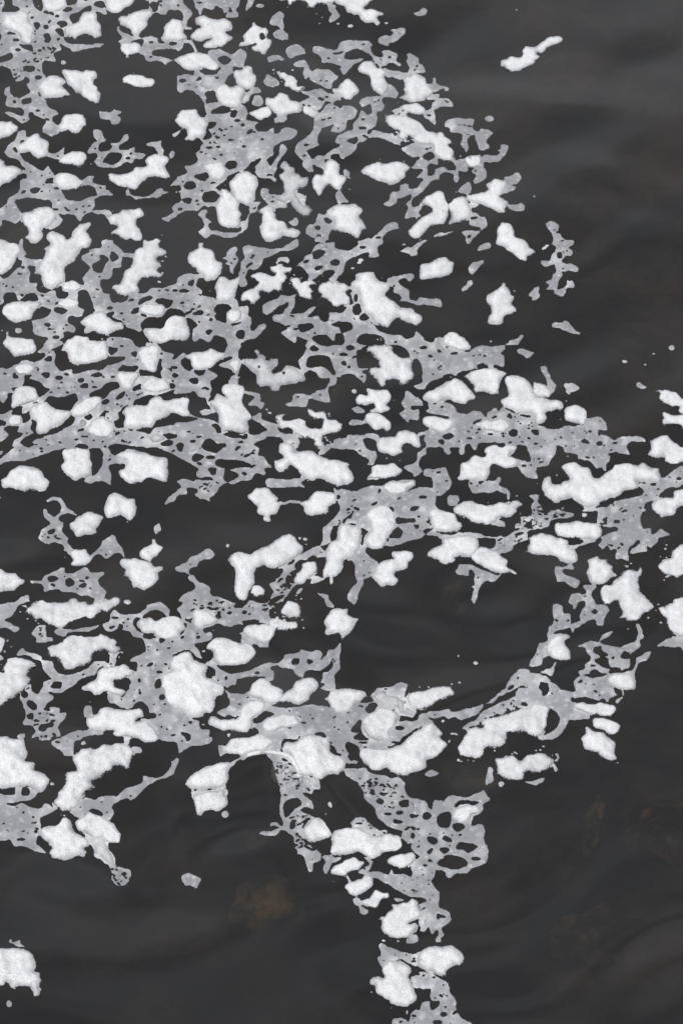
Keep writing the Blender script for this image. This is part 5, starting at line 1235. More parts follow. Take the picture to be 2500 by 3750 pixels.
G 1300,185 1370,175 1400,195 1480,205 1380,250 1335,345 1300,300 1320,235
W long white foam clump like a bread roll, lower middle column|1370,340 1370,300 1410,265 1500,225 1550,195 1580,205 1600,235 1640,240 1610,295 1560,310 1510,340 1500,365 1420,350
E 1392 398 7 6
E 1458 420 8 6
G 770,0 940,-10 930,18 840,25
T 1200 3050
G -50,180 30,180 110,210 30,240 0,310 -50,330
G 290,200 370,230 370,260 340,305 300,290 340,255
W small grooved white foam clump below the long rectangular one, lower middle column|480,240 520,195 600,175 690,158 720,190 710,230 660,280 610,302 560,285 510,270
G 258,310 290,298 350,318 420,318 490,345 520,305 550,340 620,330 680,360 690,340 680,300 690,240 750,195 700,150 670,100 640,60 600,0 700,-50 1290,-50 1290,80 1315,140 1300,240 1260,265 1190,290 1140,340 1060,330 1030,350 990,375 965,350 960,320 880,310 875,350 855,390 880,450 915,495 910,610 1000,655 1010,700 970,760 935,790 960,835 930,860 930,905 880,890 900,830 890,790 850,825 835,795 830,770 795,810 760,800 760,770 740,720 770,640 750,590 810,560 760,530 700,525 620,500 540,460 500,430 440,400 400,375 300,340 260,335
H 815,45 850,25 905,50 885,95 830,75
H 940,50 965,22 1010,45 1015,75 970,75
H 1050,110 1080,78 1190,90 1230,105 1190,145 1150,170 1110,135 1055,135
H 810,155 860,122 865,140 840,180
H 915,130 960,118 1000,140 960,172
H 905,235 950,195 1010,182 1100,205 1140,240 1130,275 1050,300 960,290 905,265
O 1215 213 40 14
H 895,665 960,685 970,710 930,695 895,720
O 695 20 16 20
O 770 300 8 6
O 625 470 8 6
O 728 478 8 6
W white foam clump with a drip at its lower left, lower middle column|135,430 195,405 270,380 300,350 350,352 380,385 375,440 320,470 260,500 235,520 190,520 155,490
S 22 160,360 185,410
W curved white foam clump like a beckoning hand, lower middle column|270,560 330,540 370,490 390,472 440,490 495,495 505,525 460,545 430,570 410,610 360,615 310,610 280,600
G 195,550 240,530 280,570 275,610 330,640 325,665 295,677 260,655 255,610 215,595
G 540,535 600,532 635,560 600,570 560,555
W whirled white foam clump with a dark pit at its centre, lower middle column|428,700 470,690 495,650 530,630 520,590 600,585 660,570 690,540 730,565 755,620 770,670 740,700 700,720 650,740 720,740 745,770 700,820 640,860 560,870 490,850 440,800 440,740
G 645,880 660,860 720,830 745,880 730,905 655,915
W downy foam tuft at the lower end of the central film strip|770,720 800,665 860,645 890,680 880,730 820,770 785,790
W small foam puff at the film strip's lower right corner|880,740 920,695 970,705 960,750 910,795 885,780
E 458 885 17 11
E 577 890 15 10
G 420,925 435,905 490,930 560,950 600,975 690,990 760,975 740,1030 730,1090 660,1070 600,1040 540,1045 480,1080 440,1100 405,1020 440,1005 430,960
K 570,1000 740,1000 730,1080 600,1050
W plump oval white foam clump with a lower right flap, near the bottom|735,1090 740,1020 790,950 880,928 940,940 1000,928 1060,950 1105,980 1113,1040 1090,1090 1040,1100 970,1140 970,1180 930,1180 880,1150 800,1130
W big white foam clump like a bent torso, at the bottom of the column|340,1230 365,1180 400,1172 465,1190 450,1110 490,1055 570,1045 640,1075 695,1110 690,1150 670,1180 690,1260 725,1330 720,1380 640,1430 580,1420 520,1405 490,1370 390,1320 385,1270
G 690,1180 750,1165 740,1140 840,1140 900,1190 985,1230 1000,1310 1050,1380 1055,1450 1100,1520 1180,1560 1190,1640 680,1640 685,1480 720,1450 760,1455 770,1400 800,1382 840,1385 840,1460 880,1440 910,1400 905,1380 845,1375 840,1285 780,1280 700,1265
O 950 1490 28 20
O 900 1555 40 20
G 525,1570 550,1525 640,1530 670,1565 670,1640 525,1640
G 635,1490 645,1450 655,1470 645,1492
T 1800 3050
"""
FILM_LABELS = """
176,236|dense grey foam film full of small holes in the top left corner
612,43|grey foam film hanging from the top edge right of the fourth top clump
787,22|ragged grey foam film along the top edge above the three-lobed clump
576,167|zigzag grey foam film strand under the plump flat-footed clump, near the top
1348,220|looping grey foam film with a dark oval opening, top right of centre
842,496|large speckled grey foam film below the heart-shaped clump, upper middle
1160,272|grey foam film with a long curved neck, upper middle right
1272,471|snaking grey foam film of wide folded strands, upper middle right
1605,401|branching antler-like grey foam film at the right rim near the top
195,657|lacy grey foam film sloping down from the left edge, upper left
1632,661|lacy grey foam film with a hooked arm, right rim of the upper foam
1873,668|grey foam film flap on the right side of the domed clump
1006,727|grey foam film curl left of the feather-like clump
840,806|thin grey foam film loop under the tall paired clump
1278,902|grey foam film with six round holes and a long right arm, above centre
1738,836|grey foam film bracket with a pointed foot, right rim above centre
535,1361|huge lacework of grey foam film covering the left of the picture
986,962|grey foam film with a long thin right arm, above centre
1517,1062|grey foam film bent like a boomerang, right of centre
1403,1268|wide lacy grey foam film reaching right to a pointed tongue, above centre
1921,1612|wide grey foam film sheet spreading under the three-mound clump, right
1320,1962|large grey foam film sheet hanging below the wedge-shaped clump, centre
1276,1646|grey foam film bridge left of the hook-armed clump, centre
2331,1879|grey foam film sheet slanting to the right edge, right middle
1048,1766|short straight bar of grey foam film under the wedge-shaped clump
1793,1787|grey foam film claw under the grey-frayed clump, right of centre
1831,1917|torn net of grey foam film between level clumps, right of centre
212,1920|curled grey foam film strand with small slits, left middle
393,2002|arrow-shaped grey foam film left of the large rounded clump
691,2383|tall pitted grey foam film sheet running down the lower left centre
1747,2136|grey foam film shaped like a bird's foot over open dark water
2074,2107|crooked grey foam film below the drooping clump, right
254,2139|grey foam film with three dark oval holes, left
2085,2290|stepped grey foam film climbing the right side of the dark pool
156,2318|small grey foam film with a pinhole below the long streaky clump
2037,2497|wide grey foam film sweeping round the foam roll, lower right
280,2311|thin grey foam film blade under the long streaky clump
2473,2361|grey foam film wedge cut by the right edge, lower right
1001,2441|grey foam film with two eye-shaped holes and a raised right arm
247,2543|torn grey foam film left of the winged clump, lower left
1281,2851|large grey foam film draped over the wave crest, lower middle
286,2720|grey foam film patch above the long ragged diagonal clump
456,2889|long thin grey foam film whip curving up right, lower left
1527,3132|net-like grey foam film full of dark holes, lower right of centre
87,3003|grey foam film sheet cut by the left edge, lower left
1352,3026|shredded grey foam film over the long rectangular clump
423,3196|round net of torn grey foam at the tail's end, lower left
1459,3497|grey foam film band between the two bottom clumps
1587,3671|grey foam film strip reaching the bottom edge
918,10|narrow grey foam film blob touching the top edge
952,21|tiny oval foam drop near the top edge
1542,44|small pale foam drop alone near the top, right of middle
1023,93|grey foam film blob of two lumps joined by a thin waist, near the top
1432,132|bent sausage of grey foam film near the top, right of middle
1082,186|rounded grey foam film patch near the top middle
1011,212|small rough grey foam sliver near the top middle
996,297|small triangular grey foam film patch with rounded corners, upper middle
402,427|small grey foam film shaped like a bow, upper left
1791,435|small oval grey foam drop at the upper right rim
1713,493|grey foam film with dangling legs at the upper right rim
429,543|ring-shaped grey foam film with pointed arms, upper left
2047,946|tall crooked grey foam film alone in open water, right
1621,857|thin grey foam film splinter right of centre, above the longer sliver
1513,908|grey foam film sliver with a tapering right tip, right of centre
1772,901|small teardrop of grey foam film left of the pinholed clump
1996,907|small oval foam drop beside the tall crooked film, right
845,951|short knobbly grey foam film stick, above centre left
1038,951|small bean of grey foam film above the streaky clump
1743,978|small slanted grey foam film flake with notched side, right of centre
1708,1046|small dog-bone of grey foam film, right of centre
1955,1076|small notched grey foam film flake left of the tall crooked film
2072,1201|flat grey foam film sliver alone in open water, right
68,1211|small round grey foam drop by the left edge
1882,1244|pointed upper right tip of grey foam film, right of centre
2456,1273|larger of the round foam drops in open water at far right
1922,1294|small bat-shaped grey foam film flake, right
2346,1413|small grey foam bean left of the right edge clumps
2088,1426|small mitten of grey foam film right of the three-mound clump
1503,1489|leaf-shaped grey foam film with a notched right side, right of centre
-5,1658|scrap of grey foam at the left edge, left middle
577,1938|small diamond of grey foam film alone in dark water, left of centre
1095,2163|tiny oval foam flake beside the dimpled clump, centre
44,2246|forked grey foam film cut by the left edge below middle
466,2203|tiny oval foam drop at the right end of the long streaky clump
2218,2328|small foam spindle in the dark gap below the shaggy clump
2006,2449|small grey foam flag under the spurred clump, lower right
1791,2842|upright grey foam film splinter left of the frayed foam block
1580,2832|small leaf of grey foam film below the enormous clump
1959,2862|small crescent of foam below the frayed foam block
1208,2947|tiny hourglass foam drop right of the wave
824,2982|round foam drop below the wave shoulder clumps
697,3225|lone grey foam film patch in open dark water near the bottom
35,3674|lone round foam drop at the bottom left
1015,2235|huge grey foam film sheet stretching from the centre down to lower left centre
1724,869|grey foam film wedge with a pointed foot, below the row at right rim
"""
# ------------------------------------------------------------------ water surface shape
C45, S45 = math.cos(PITCH), math.sin(PITCH)
TT = math.tan(HALF)
CAMP = np.array([0, -CAM_D*C45, CAM_D*S45])
def to_plane(u, v, z):
    """point of height z seen at photograph position (u,v): traced outlines are laid on the water"""
    X = (u-1250)/1875*TT; Y = (1875-v)/1875*TT
    dy = C45+Y*S45; dz = -S45+Y*C45
    t = (z-CAMP[2])/dz
    return X*t, CAMP[1]+dy*t
_rs = np.random.RandomState(11)
WAVES = []
for i in range(20):
    wl = 0.24*(1.13**i)
    a = math.radians(90+_rs.uniform(-40, 40)+8)
    k = 2*math.pi/wl
    WAVES.append((0.0046*wl*_rs.uniform(0.5, 1.2), k*math.cos(a), k*math.sin(a), _rs.uniform(0, 6.28)))
HX, HY = [float(q) for q in to_plane(985.0, 2748.0, 0.03)]
def eta(x, y):
    z = np.zeros_like(x)
    wx = x+0.10*np.sin(2.3*y+1.1*x+0.4)+0.05*np.sin(5.1*x-3.0*y)
    wy = y+0.09*np.sin(2.9*x+0.7)+0.04*np.sin(6.7*x+2.1*y+2.0)
    for i, (A, kx, ky, ph) in enumerate(WAVES):
        # short-crested: every train swells and dies away
        env = 0.55+0.45*np.sin(0.31*ky*wx-0.17*kx*wy+1.7*ph)*np.sin(0.23*kx*wx+0.12*ky*wy+2.9*ph+i)
        z += 1.25*A*env*np.sin(kx*wx+ky*wy+ph)
    far = 1/(1+np.maximum(0, np.hypot(x, y)-4.0)**2*0.02)
    z *= far*(0.78+1.15/(1+np.exp((y+0.55)*5.0)))
    # standing wave over a submerged stone: arched crest, steep near face, long back
    dx = x-HX
    crest = HY-2.6*dx*dx-0.25*np.abs(dx)
    s = y-crest
    env = np.exp(-(dx/0.20)**2)
    back = np.exp(-(np.maximum(s, 0)/0.22)**2)
    front = np.exp(-(np.minimum(s, 0)/0.085)**2)
    trough = -0.45*np.exp(-((s+0.20)/0.11)**2)
    z += 0.036*env*(np.where(s > 0, back, front)+trough)
    # low swell rolling in at the lower right
    bx, by = SWX, SWY
    q = (y-by)-0.42*(x-bx)
    z += 0.012*np.exp(-((x-bx)/0.35)**2)*np.exp(-(q/0.09)**2)
    return z
SWX, SWY = [float(q) for q in to_plane(1840.0, 2530.0, 0.0)]

# ------------------------------------------------------------------ materials
def mat(name):
    m = bpy.data.materials.new(name); m.use_nodes = True
    nt = m.node_tree; nt.nodes.clear()
    o = nt.nodes.new('ShaderNodeOutputMaterial')
    return m, nt, o
def N(nt, t, **kw):
    n = nt.nodes.new(t)
    for k, v in kw.items():
        if k in n.inputs.keys() if hasattr(n.inputs, 'keys') else False: n.inputs[k].default_value = v
        else: setattr(n, k, v)
    return n
def math_n(nt, op, a, b=None, clamp=False):
    n = nt.nodes.new('ShaderNodeMath'); n.operation = op; n.use_clamp = clamp
    for i, q in enumerate((a, b)):
        if q is None: continue
        if isinstance(q, (int, float)): n.inputs[i].default_value = q
        else: nt.links.new(q, n.inputs[i])
    return n.outputs[0]
def ramp(nt, src, stops):
    r = nt.nodes.new('ShaderNodeValToRGB'); nt.links.new(src, r.inputs[0])
    e = r.color_ramp.elements
    while len(e) < len(stops): e.new(0.5)
    for el, (p, c) in zip(e, stops):
        el.position = p; el.color = (c, c, c, 1) if isinstance(c, (int, float)) else (*c, 1)
    return r.outputs[0]
def tex(nt, kind, pos, scale, **kw):
    n = nt.nodes.new('ShaderNodeTex'+kind); n.inputs['Scale'].default_value = scale
    for k, v in kw.items():
        if k in ('feature', 'distance'): setattr(n, k, v)
        else: n.inputs[k].default_value = v
    nt.links.new(pos, n.inputs['Vector']); return n
def mixc(nt, fac, a, b, mode='MIX'):
    n = nt.nodes.new('ShaderNodeMix'); n.data_type = 'RGBA'; n.blend_type = mode
    for i, q in ((0, fac), (6, a), (7, b)):
        if isinstance(q, (int, float)): n.inputs[i].default_value = q
        elif isinstance(q, tuple): n.inputs[i].default_value = (*q, 1)
        else: nt.links.new(q, n.inputs[i])
    return n.outputs[2]

GREY = (0.318, 0.318, 0.334)
WHITE = (0.87, 0.87, 0.87)
def foam_material(name, film):
    m, nt, out = mat(name)
    geo = nt.nodes.new('ShaderNodeNewGeometry'); pos = geo.outputs['Position']
    at = nt.nodes.new('ShaderNodeAttribute'); at.attribute_name = 'foam'; foam = at.outputs['Fac']
    # fine bubble grain
    grain = tex(nt, 'Noise', pos, 330.0, Detail=2.0).outputs['Fac']
    cell = tex(nt, 'Voronoi', pos, 210.0).outputs['Distance']
    patch = tex(nt, 'Noise', pos, 34.0, Detail=3.0).outputs['Fac']
    if film:
        # clusters of bigger bubbles sit as pale spots in the film
        vo = tex(nt, 'Voronoi', pos, 46.0, feature='SMOOTH_F1', Smoothness=0.25).outputs['Distance']
        spots = ramp(nt, vo, [(0.0, 1.0), (0.18, 0.75), (0.42, 0.0)])
        sa = ramp(nt, tex(nt, 'Noise', pos, 60.0, Detail=2.0).outputs['Fac'], [(0.35, 0.1), (0.65, 1.0)])
        f = math_n(nt, 'ADD', foam, math_n(nt, 'MULTIPLY', math_n(nt, 'MULTIPLY', spots, sa), 0.46), True)
        f = math_n(nt, 'ADD', f, math_n(nt, 'MULTIPLY', math_n(nt, 'SUBTRACT', patch, 0.5), 0.30), True)
    else:
        f = math_n(nt, 'ADD', foam, math_n(nt, 'MULTIPLY', math_n(nt, 'SUBTRACT', patch, 0.5), 0.16), True)
    col = mixc(nt, f, GREY, WHITE)
    # open bubbles read as dark pinholes
    pin = ramp(nt, cell, [(0.0, 0.25), (0.20, 0.62), (0.36, 1.0)])
    gsel = ramp(nt, tex(nt, 'Noise', pos, 55.0, Detail=2.0).outputs['Fac'], [(0.30, 0.15), (0.62, 1.0)])
    col = mixc(nt, math_n(nt, 'MULTIPLY', gsel, 1.0 if not film else 0.5), col, pin, 'MULTIPLY')
    if not film:
        c2 = tex(nt, 'Voronoi', pos, 95.0).outputs['Distance']
        p2 = ramp(nt, c2, [(0.0, 0.35), (0.14, 0.70), (0.26, 1.0)])
        g2 = ramp(nt, tex(nt, 'Noise', pos, 26.0, Detail=3.0).outputs['Fac'], [(0.42, 0.0), (0.66, 1.0)])
        col = mixc(nt, math_n(nt, 'MULTIPLY', g2, 0.9), col, p2, 'MULTIPLY')
    gr = ramp(nt, grain, [(0.3, 0.74), (0.7, 1.14)])
    col = mixc(nt, 0.7, col, gr, 'MULTIPLY')
    p = nt.nodes.new('ShaderNodeBsdfPrincipled')
    nt.links.new(col, p.inputs['Base Color'])
    p.inputs['Roughness'].default_value = 0.65
    p.inputs['Specular IOR Level'].default_value = 0.25
    bump = nt.nodes.new('ShaderNodeBump'); bump.inputs['Strength'].default_value = 0.8
    bump.inputs['Distance'].default_value = 0.0016 if not film else 0.0005
    nt.links.new(math_n(nt, 'ADD', math_n(nt, 'MULTIPLY', cell, 0.5), patch), bump.inputs['Height'])
    nt.links.new(bump.outputs[0], p.inputs['Normal'])
    ab = nt.nodes.new('ShaderNodeAttribute'); ab.attribute_name = 'torn'
    # torn film and frayed rims break up into scraps and single bubbles with water between them
    if film:
        tn = tex(nt, 'Noise', pos, 85.0, Detail=7.0, Roughness=0.72).outputs['Fac']
        thr = math_n(nt, 'MULTIPLY', ab.outputs['Fac'], 0.56); gain = 6.0
    else:
        tn = tex(nt, 'Noise', pos, 190.0, Detail=4.0, Roughness=0.7).outputs['Fac']
        thr = math_n(nt, 'MULTIPLY', ab.outputs['Fac'], 0.80); gain = 6.0
    hole = math_n(nt, 'MULTIPLY', math_n(nt, 'SUBTRACT', thr, tn), gain, True)
    tr = nt.nodes.new('ShaderNodeBsdfTransparent')
    mx = nt.nodes.new('ShaderNodeMixShader')
    nt.links.new(hole, mx.inputs[0]); nt.links.new(p.outputs[0], mx.inputs[1]); nt.links.new(tr.outputs[0], mx.inputs[2])
    nt.links.new(mx.outputs[0], out.inputs['Surface'])
    return m
M_FOAM = foam_material('thick_foam', False)
M_FILM = foam_material('thin_foam_film', True)

def water_material():
    m, nt, out = mat('peaty_water')
    fr = nt.nodes.new('ShaderNodeFresnel'); fr.inputs['IOR'].default_value = 1.333
    gl = nt.nodes.new('ShaderNodeBsdfGlossy'); gl.inputs['Roughness'].default_value = 0.06
    gl.inputs['Color'].default_value = (1, 1, 1, 1)
    tr = nt.nodes.new('ShaderNodeBsdfTransparent'); tr.inputs['Color'].default_value = (0.50, 0.45, 0.38, 1)
    mx = nt.nodes.new('ShaderNodeMixShader')
    # fine peat in the water scatters a little light back
    body = nt.nodes.new('ShaderNodeBsdfDiffuse'); body.inputs['Color'].default_value = (0.050, 0.050, 0.052, 1)
    mb = nt.nodes.new('ShaderNodeMixShader'); mb.inputs[0].default_value = 0.30
    nt.links.new(tr.outputs[0], mb.inputs[1]); nt.links.new(body.outputs[0], mb.inputs[2])
    nt.links.new(fr.outputs[0], mx.inputs[0]); nt.links.new(mb.outputs[0], mx.inputs[1]); nt.links.new(gl.outputs[0], mx.inputs[2])
    nt.links.new(mx.outputs[0], out.inputs['Surface'])
    return m
def bed_material(name, dark, light, scale):
    m, nt, out = mat(name)
    geo = nt.nodes.new('ShaderNodeNewGeometry'); pos = geo.outputs['Position']
    n1 = tex(nt, 'Noise', pos, scale, Detail=6.0, Roughness=0.62).outputs['Fac']
    n2 = tex(nt, 'Noise', pos, scale*7, Detail=4.0).outputs['Fac']
    col = mixc(nt, ramp(nt, n1, [(0.44, 0.0), (0.64, 1.0)]), dark, light)
    col = mixc(nt, 0.6, col, ramp(nt, n2, [(0.25, 0.45), (0.75, 1.3)]), 'MULTIPLY')
    p = nt.nodes.new('ShaderNodeBsdfDiffuse'); nt.links.new(col, p.inputs['Color'])
    nt.links.new(p.outputs[0], out.inputs['Surface'])
    return m

# ------------------------------------------------------------------ mesh helpers
COL = scene.collection
def quads_mesh(name, verts, faces, attrs=None, smooth=True):
    me = bpy.data.meshes.new(name)
    nv, nf = len(verts), len(faces)
    me.vertices.add(nv); me.vertices.foreach_set('co', np.asarray(verts, np.float32).ravel())
    me.loops.add(nf*4); me.loops.foreach_set('vertex_index', np.asarray(faces, np.int32).ravel())
    me.polygons.add(nf)
    me.polygons.foreach_set('loop_start', np.arange(0, nf*4, 4, dtype=np.int32))
    me.polygons.foreach_set('loop_total', np.full(nf, 4, np.int32))
    if smooth: me.polygons.foreach_set('use_smooth', np.ones(nf, bool))
    for k, a in (attrs or {}).items():
        at = me.attributes.new(k, 'FLOAT', 'POINT'); at.data.foreach_set('value', np.asarray(a, np.float32))
    me.update(); me.validate()
    return me
def link(name, me, m, loc=(0, 0, 0), parent=None):
    o = bpy.data.objects.new(name, me); COL.objects.link(o); o.location = loc
    if m: me.materials.append(m)
    if parent: o.parent = parent
    return o
def tag(o, label, cat, group=None):
    o['label'] = label; o['category'] = cat
    if group: o['group'] = group
    return o

# ------------------------------------------------------------------ water and riverbed
def axis(lo, hi, step, far):
    a = list(np.arange(lo, hi+step*0.5, step)); s = step
    b = a[-1]
    while b < far: s *= 1.35; b += s; a.append(b)
    s = step; b = a[0]
    while b > -far: s *= 1.35; b -= s; a.insert(0, b)
    return np.array(a)
def sheet(xs, ys, zf):
    X, Y = np.meshgrid(xs, ys); Z = zf(X, Y)
    v = np.stack([X, Y, Z], -1).reshape(-1, 3)
    n = len(xs); i = np.arange(len(ys)-1)[:, None]*n+np.arange(n-1)[None, :]
    f = np.stack([i, i+1, i+n+1, i+n], -1).reshape(-1, 4)
    return v, f
v, f = sheet(axis(-1.5, 1.5, 0.011, 900), axis(-1.9, 2.4, 0.011, 900), eta)
water = link('water', quads_mesh('water', v, f), water_material()); water['kind'] = 'structure'
def bed_z(x, y):
    z = -0.42+0.05*np.sin(3.1*x+1.3*y)+0.04*np.sin(5.7*y-2.2*x+1)+0.025*np.sin(11*x+7*y)+0.02*np.sin(17*x-13*y+2)
    return z
v, f = sheet(axis(-1.8, 1.8, 0.05, 900), axis(-2.2, 2.8, 0.05, 900), bed_z)
bed = link('riverbed', quads_mesh('riverbed', v, f), bed_material('riverbed_silt', (0.012, 0.011, 0.010), (0.20, 0.135, 0.07), 3.0))
bed['kind'] = 'structure'
M_ROCK = bed_material('rusty_rock', (0.060, 0.043, 0.027), (0.52, 0.31, 0.12), 12.0)
M_OLIVE = bed_material('mossy_rock', (0.060, 0.045, 0.027), (0.48, 0.35, 0.14), 12.0)
M_DIM = bed_material('depth_dimmed_rock', (0.05, 0.038, 0.025), (0.34, 0.25, 0.11), 9.0)  # rock colour lowered to stand in for light lost in deeper water
def rock(u, v, w, d, h, rot, m, seed, label, depth=0.20):
    x, y = [float(q) for q in to_plane(float(u), float(v), -depth)]
    rs = np.random.RandomState(seed)
    nu, nv = 28, 18
    th = np.linspace(0, 2*math.pi, nu, endpoint=False); ph = np.linspace(0.02, math.pi-0.02, nv)
    P, T = np.meshgrid(ph, th, indexing='ij')
    r = np.ones_like(P)
    for k in range(9):
        a = rs.randn(3); a /= np.linalg.norm(a); fq = rs.uniform(1.5, 5)
        r += 0.09*np.sin(fq*(a[0]*np.cos(T)*np.sin(P)+a[1]*np.sin(T)*np.sin(P)+a[2]*np.cos(P))*2+rs.uniform(0, 6))
    X = r*np.sin(P)*np.cos(T)*w/2; Y = r*np.sin(P)*np.sin(T)*d/2; Z = r*np.cos(P)*h/2
    c, s = math.cos(rot), math.sin(rot)
    vv = np.stack([c*X-s*Y, s*X+c*Y, Z], -1).reshape(-1, 3)
    i = np.arange(nv-1)[:, None]*nu; j = np.arange(nu)[None, :]; j2 = (np.arange(nu)+1)[None, :] % nu
    ff = np.stack([i+j, i+nu+j, i+nu+j2, i+j2], -1).reshape(-1, 4)
    o = link('submerged_rock', quads_mesh('submerged_rock', vv, ff), m, (x, y, -depth-h/2+0.02))
    return tag(o, label, 'rock', 'rocks under the water')
rock(2400, 2990, .20, .055, .12, .45, M_ROCK, 1, 'rusty orange submerged rock dimly seen through dark water, lower right', 0.12)
rock(2180, 2980, .06, .17, .14, -.15, M_OLIVE, 2, 'narrow olive-yellow submerged rock under dark water, lower right', 0.12)
rock(970, 3270, .22, .15, .14, .1, M_OLIVE, 3, 'wide brown submerged rock under open water, bottom left of centre', 0.16)
rock(1665, 2175, .075, .11, .15, .1, M_ROCK, 4, 'small brown submerged rock in the dark pool right of centre', 0.16)
rock(1750, 2800, .16, .14, .18, .6, M_OLIVE, 5, 'olive submerged rock below the foam roll, lower right', 0.18)
rock(2180, 3400, .20, .16, .14, .2, M_DIM, 6, 'broad dim brown submerged rock at the bottom right', 0.36)
rock(2420, 2170, .22, .12, .18, .3, M_ROCK, 7, 'brown submerged rock between the clumps at the right edge', 0.22)
rock(1290, 1425, .14, .08, .14, .3, M_ROCK, 8, 'faint brown submerged rock in the gap above the centre', 0.2)
rock(2330, 1800, .18, .08, .14, .4, M_OLIVE, 9, 'brown submerged rock glimpsed through the film gap, right middle', 0.16)
rock(980, 3060, .09, .06, .14, .0, M_OLIVE, 10, 'small olive submerged rock under the wave film, lower middle', 0.14)
rock(330, 2715, .12, .06, .14, .0, M_ROCK, 12, 'brown submerged rock in the gap above the long diagonal clump', 0.16)

rock(2420, 3050, .16, .05, .12, -.65, M_ROCK, 14, 'smaller rusty submerged rock meeting the orange one, lower right', 0.13)

# ------------------------------------------------------------------ foam: rasterise the traced outlines on the water
clumps, film_raw, torn_raw, cuts = parse(DATA)
gu = U0+CELL*np.arange(NU); gv = V0+CELL*np.arange(NV)
GU, GV = np.meshgrid(gu, gv)
WX, WY = to_plane(GU, GV, np.zeros_like(GU))
for _ in range(10):
    WZ = eta(WX, WY)
    nx, ny = to_plane(GU, GV, WZ)
    WX, WY = 0.5*(WX+nx), 0.5*(WY+ny)
WZ = eta(WX, WY)
n_fine = vnoise((NV, NU), 3.3, 1); n_mid = vnoise((NV, NU), 8.0, 2); n_big = vnoise((NV, NU), 22.0, 3); n_mid2 = vnoise((NV, NU), 14.0, 4)
edge_noise = 0.10*n_fine+0.10*n_mid

def shell(F, r0, c0, height, attrs, name, m, parent=None, as_mesh=False):
    """mesh over {F>0}: boundary vertices are pulled onto the outline; height(rows, cols) above the water"""
    ins = F > 0
    cells = ins[:-1, :-1] | ins[1:, :-1] | ins[:-1, 1:] | ins[1:, 1:]
    if not cells.any(): return None
    use = np.zeros(F.shape, bool)
    use[:-1, :-1] |= cells; use[1:, :-1] |= cells; use[:-1, 1:] |= cells; use[1:, 1:] |= cells
    gy, gx = np.gradient(F)
    g2 = np.maximum(gx*gx+gy*gy, 4e-3)
    rr, cc = np.where(use)
    fo = np.minimum(F[rr, cc], 0)
    sx = np.clip(-fo*gx[rr, cc]/g2[rr, cc], -1.2, 1.2); sy = np.clip(-fo*gy[rr, cc]/g2[rr, cc], -1.2, 1.2)
    R = rr+r0+sy; Cc = cc+c0+sx
    Ri = np.clip(R.astype(int), 0, NV-2); Ci = np.clip(Cc.astype(int), 0, NU-2); fr = R-Ri; fc = Cc-Ci
    def samp(A):
        return (A[Ri, Ci]*(1-fc)+A[Ri, Ci+1]*fc)*(1-fr)+(A[Ri+1, Ci]*(1-fc)+A[Ri+1, Ci+1]*fc)*fr
    x, y, z = samp(WX), samp(WY), samp(WZ)
    h = np.where(fo < 0, -0.0008, height[rr, cc])
    idx = -np.ones(F.shape, np.int64); idx[rr, cc] = np.arange(len(rr))
    cr, ck = np.where(cells)
    fc4 = np.stack([idx[cr+1, ck], idx[cr+1, ck+1], idx[cr, ck+1], idx[cr, ck]], -1)
    vv = np.stack([x, y, z+h], -1)
    org = np.array([x.mean(), y.mean(), z.mean()])
    me = quads_mesh(name, vv-org, fc4, {k: a[rr, cc] for k, a in attrs.items()})
    if parent is not None: org_l = org-np.array(parent.location)
    else: org_l = org
    return link(name, me, m, tuple(org_l), parent)

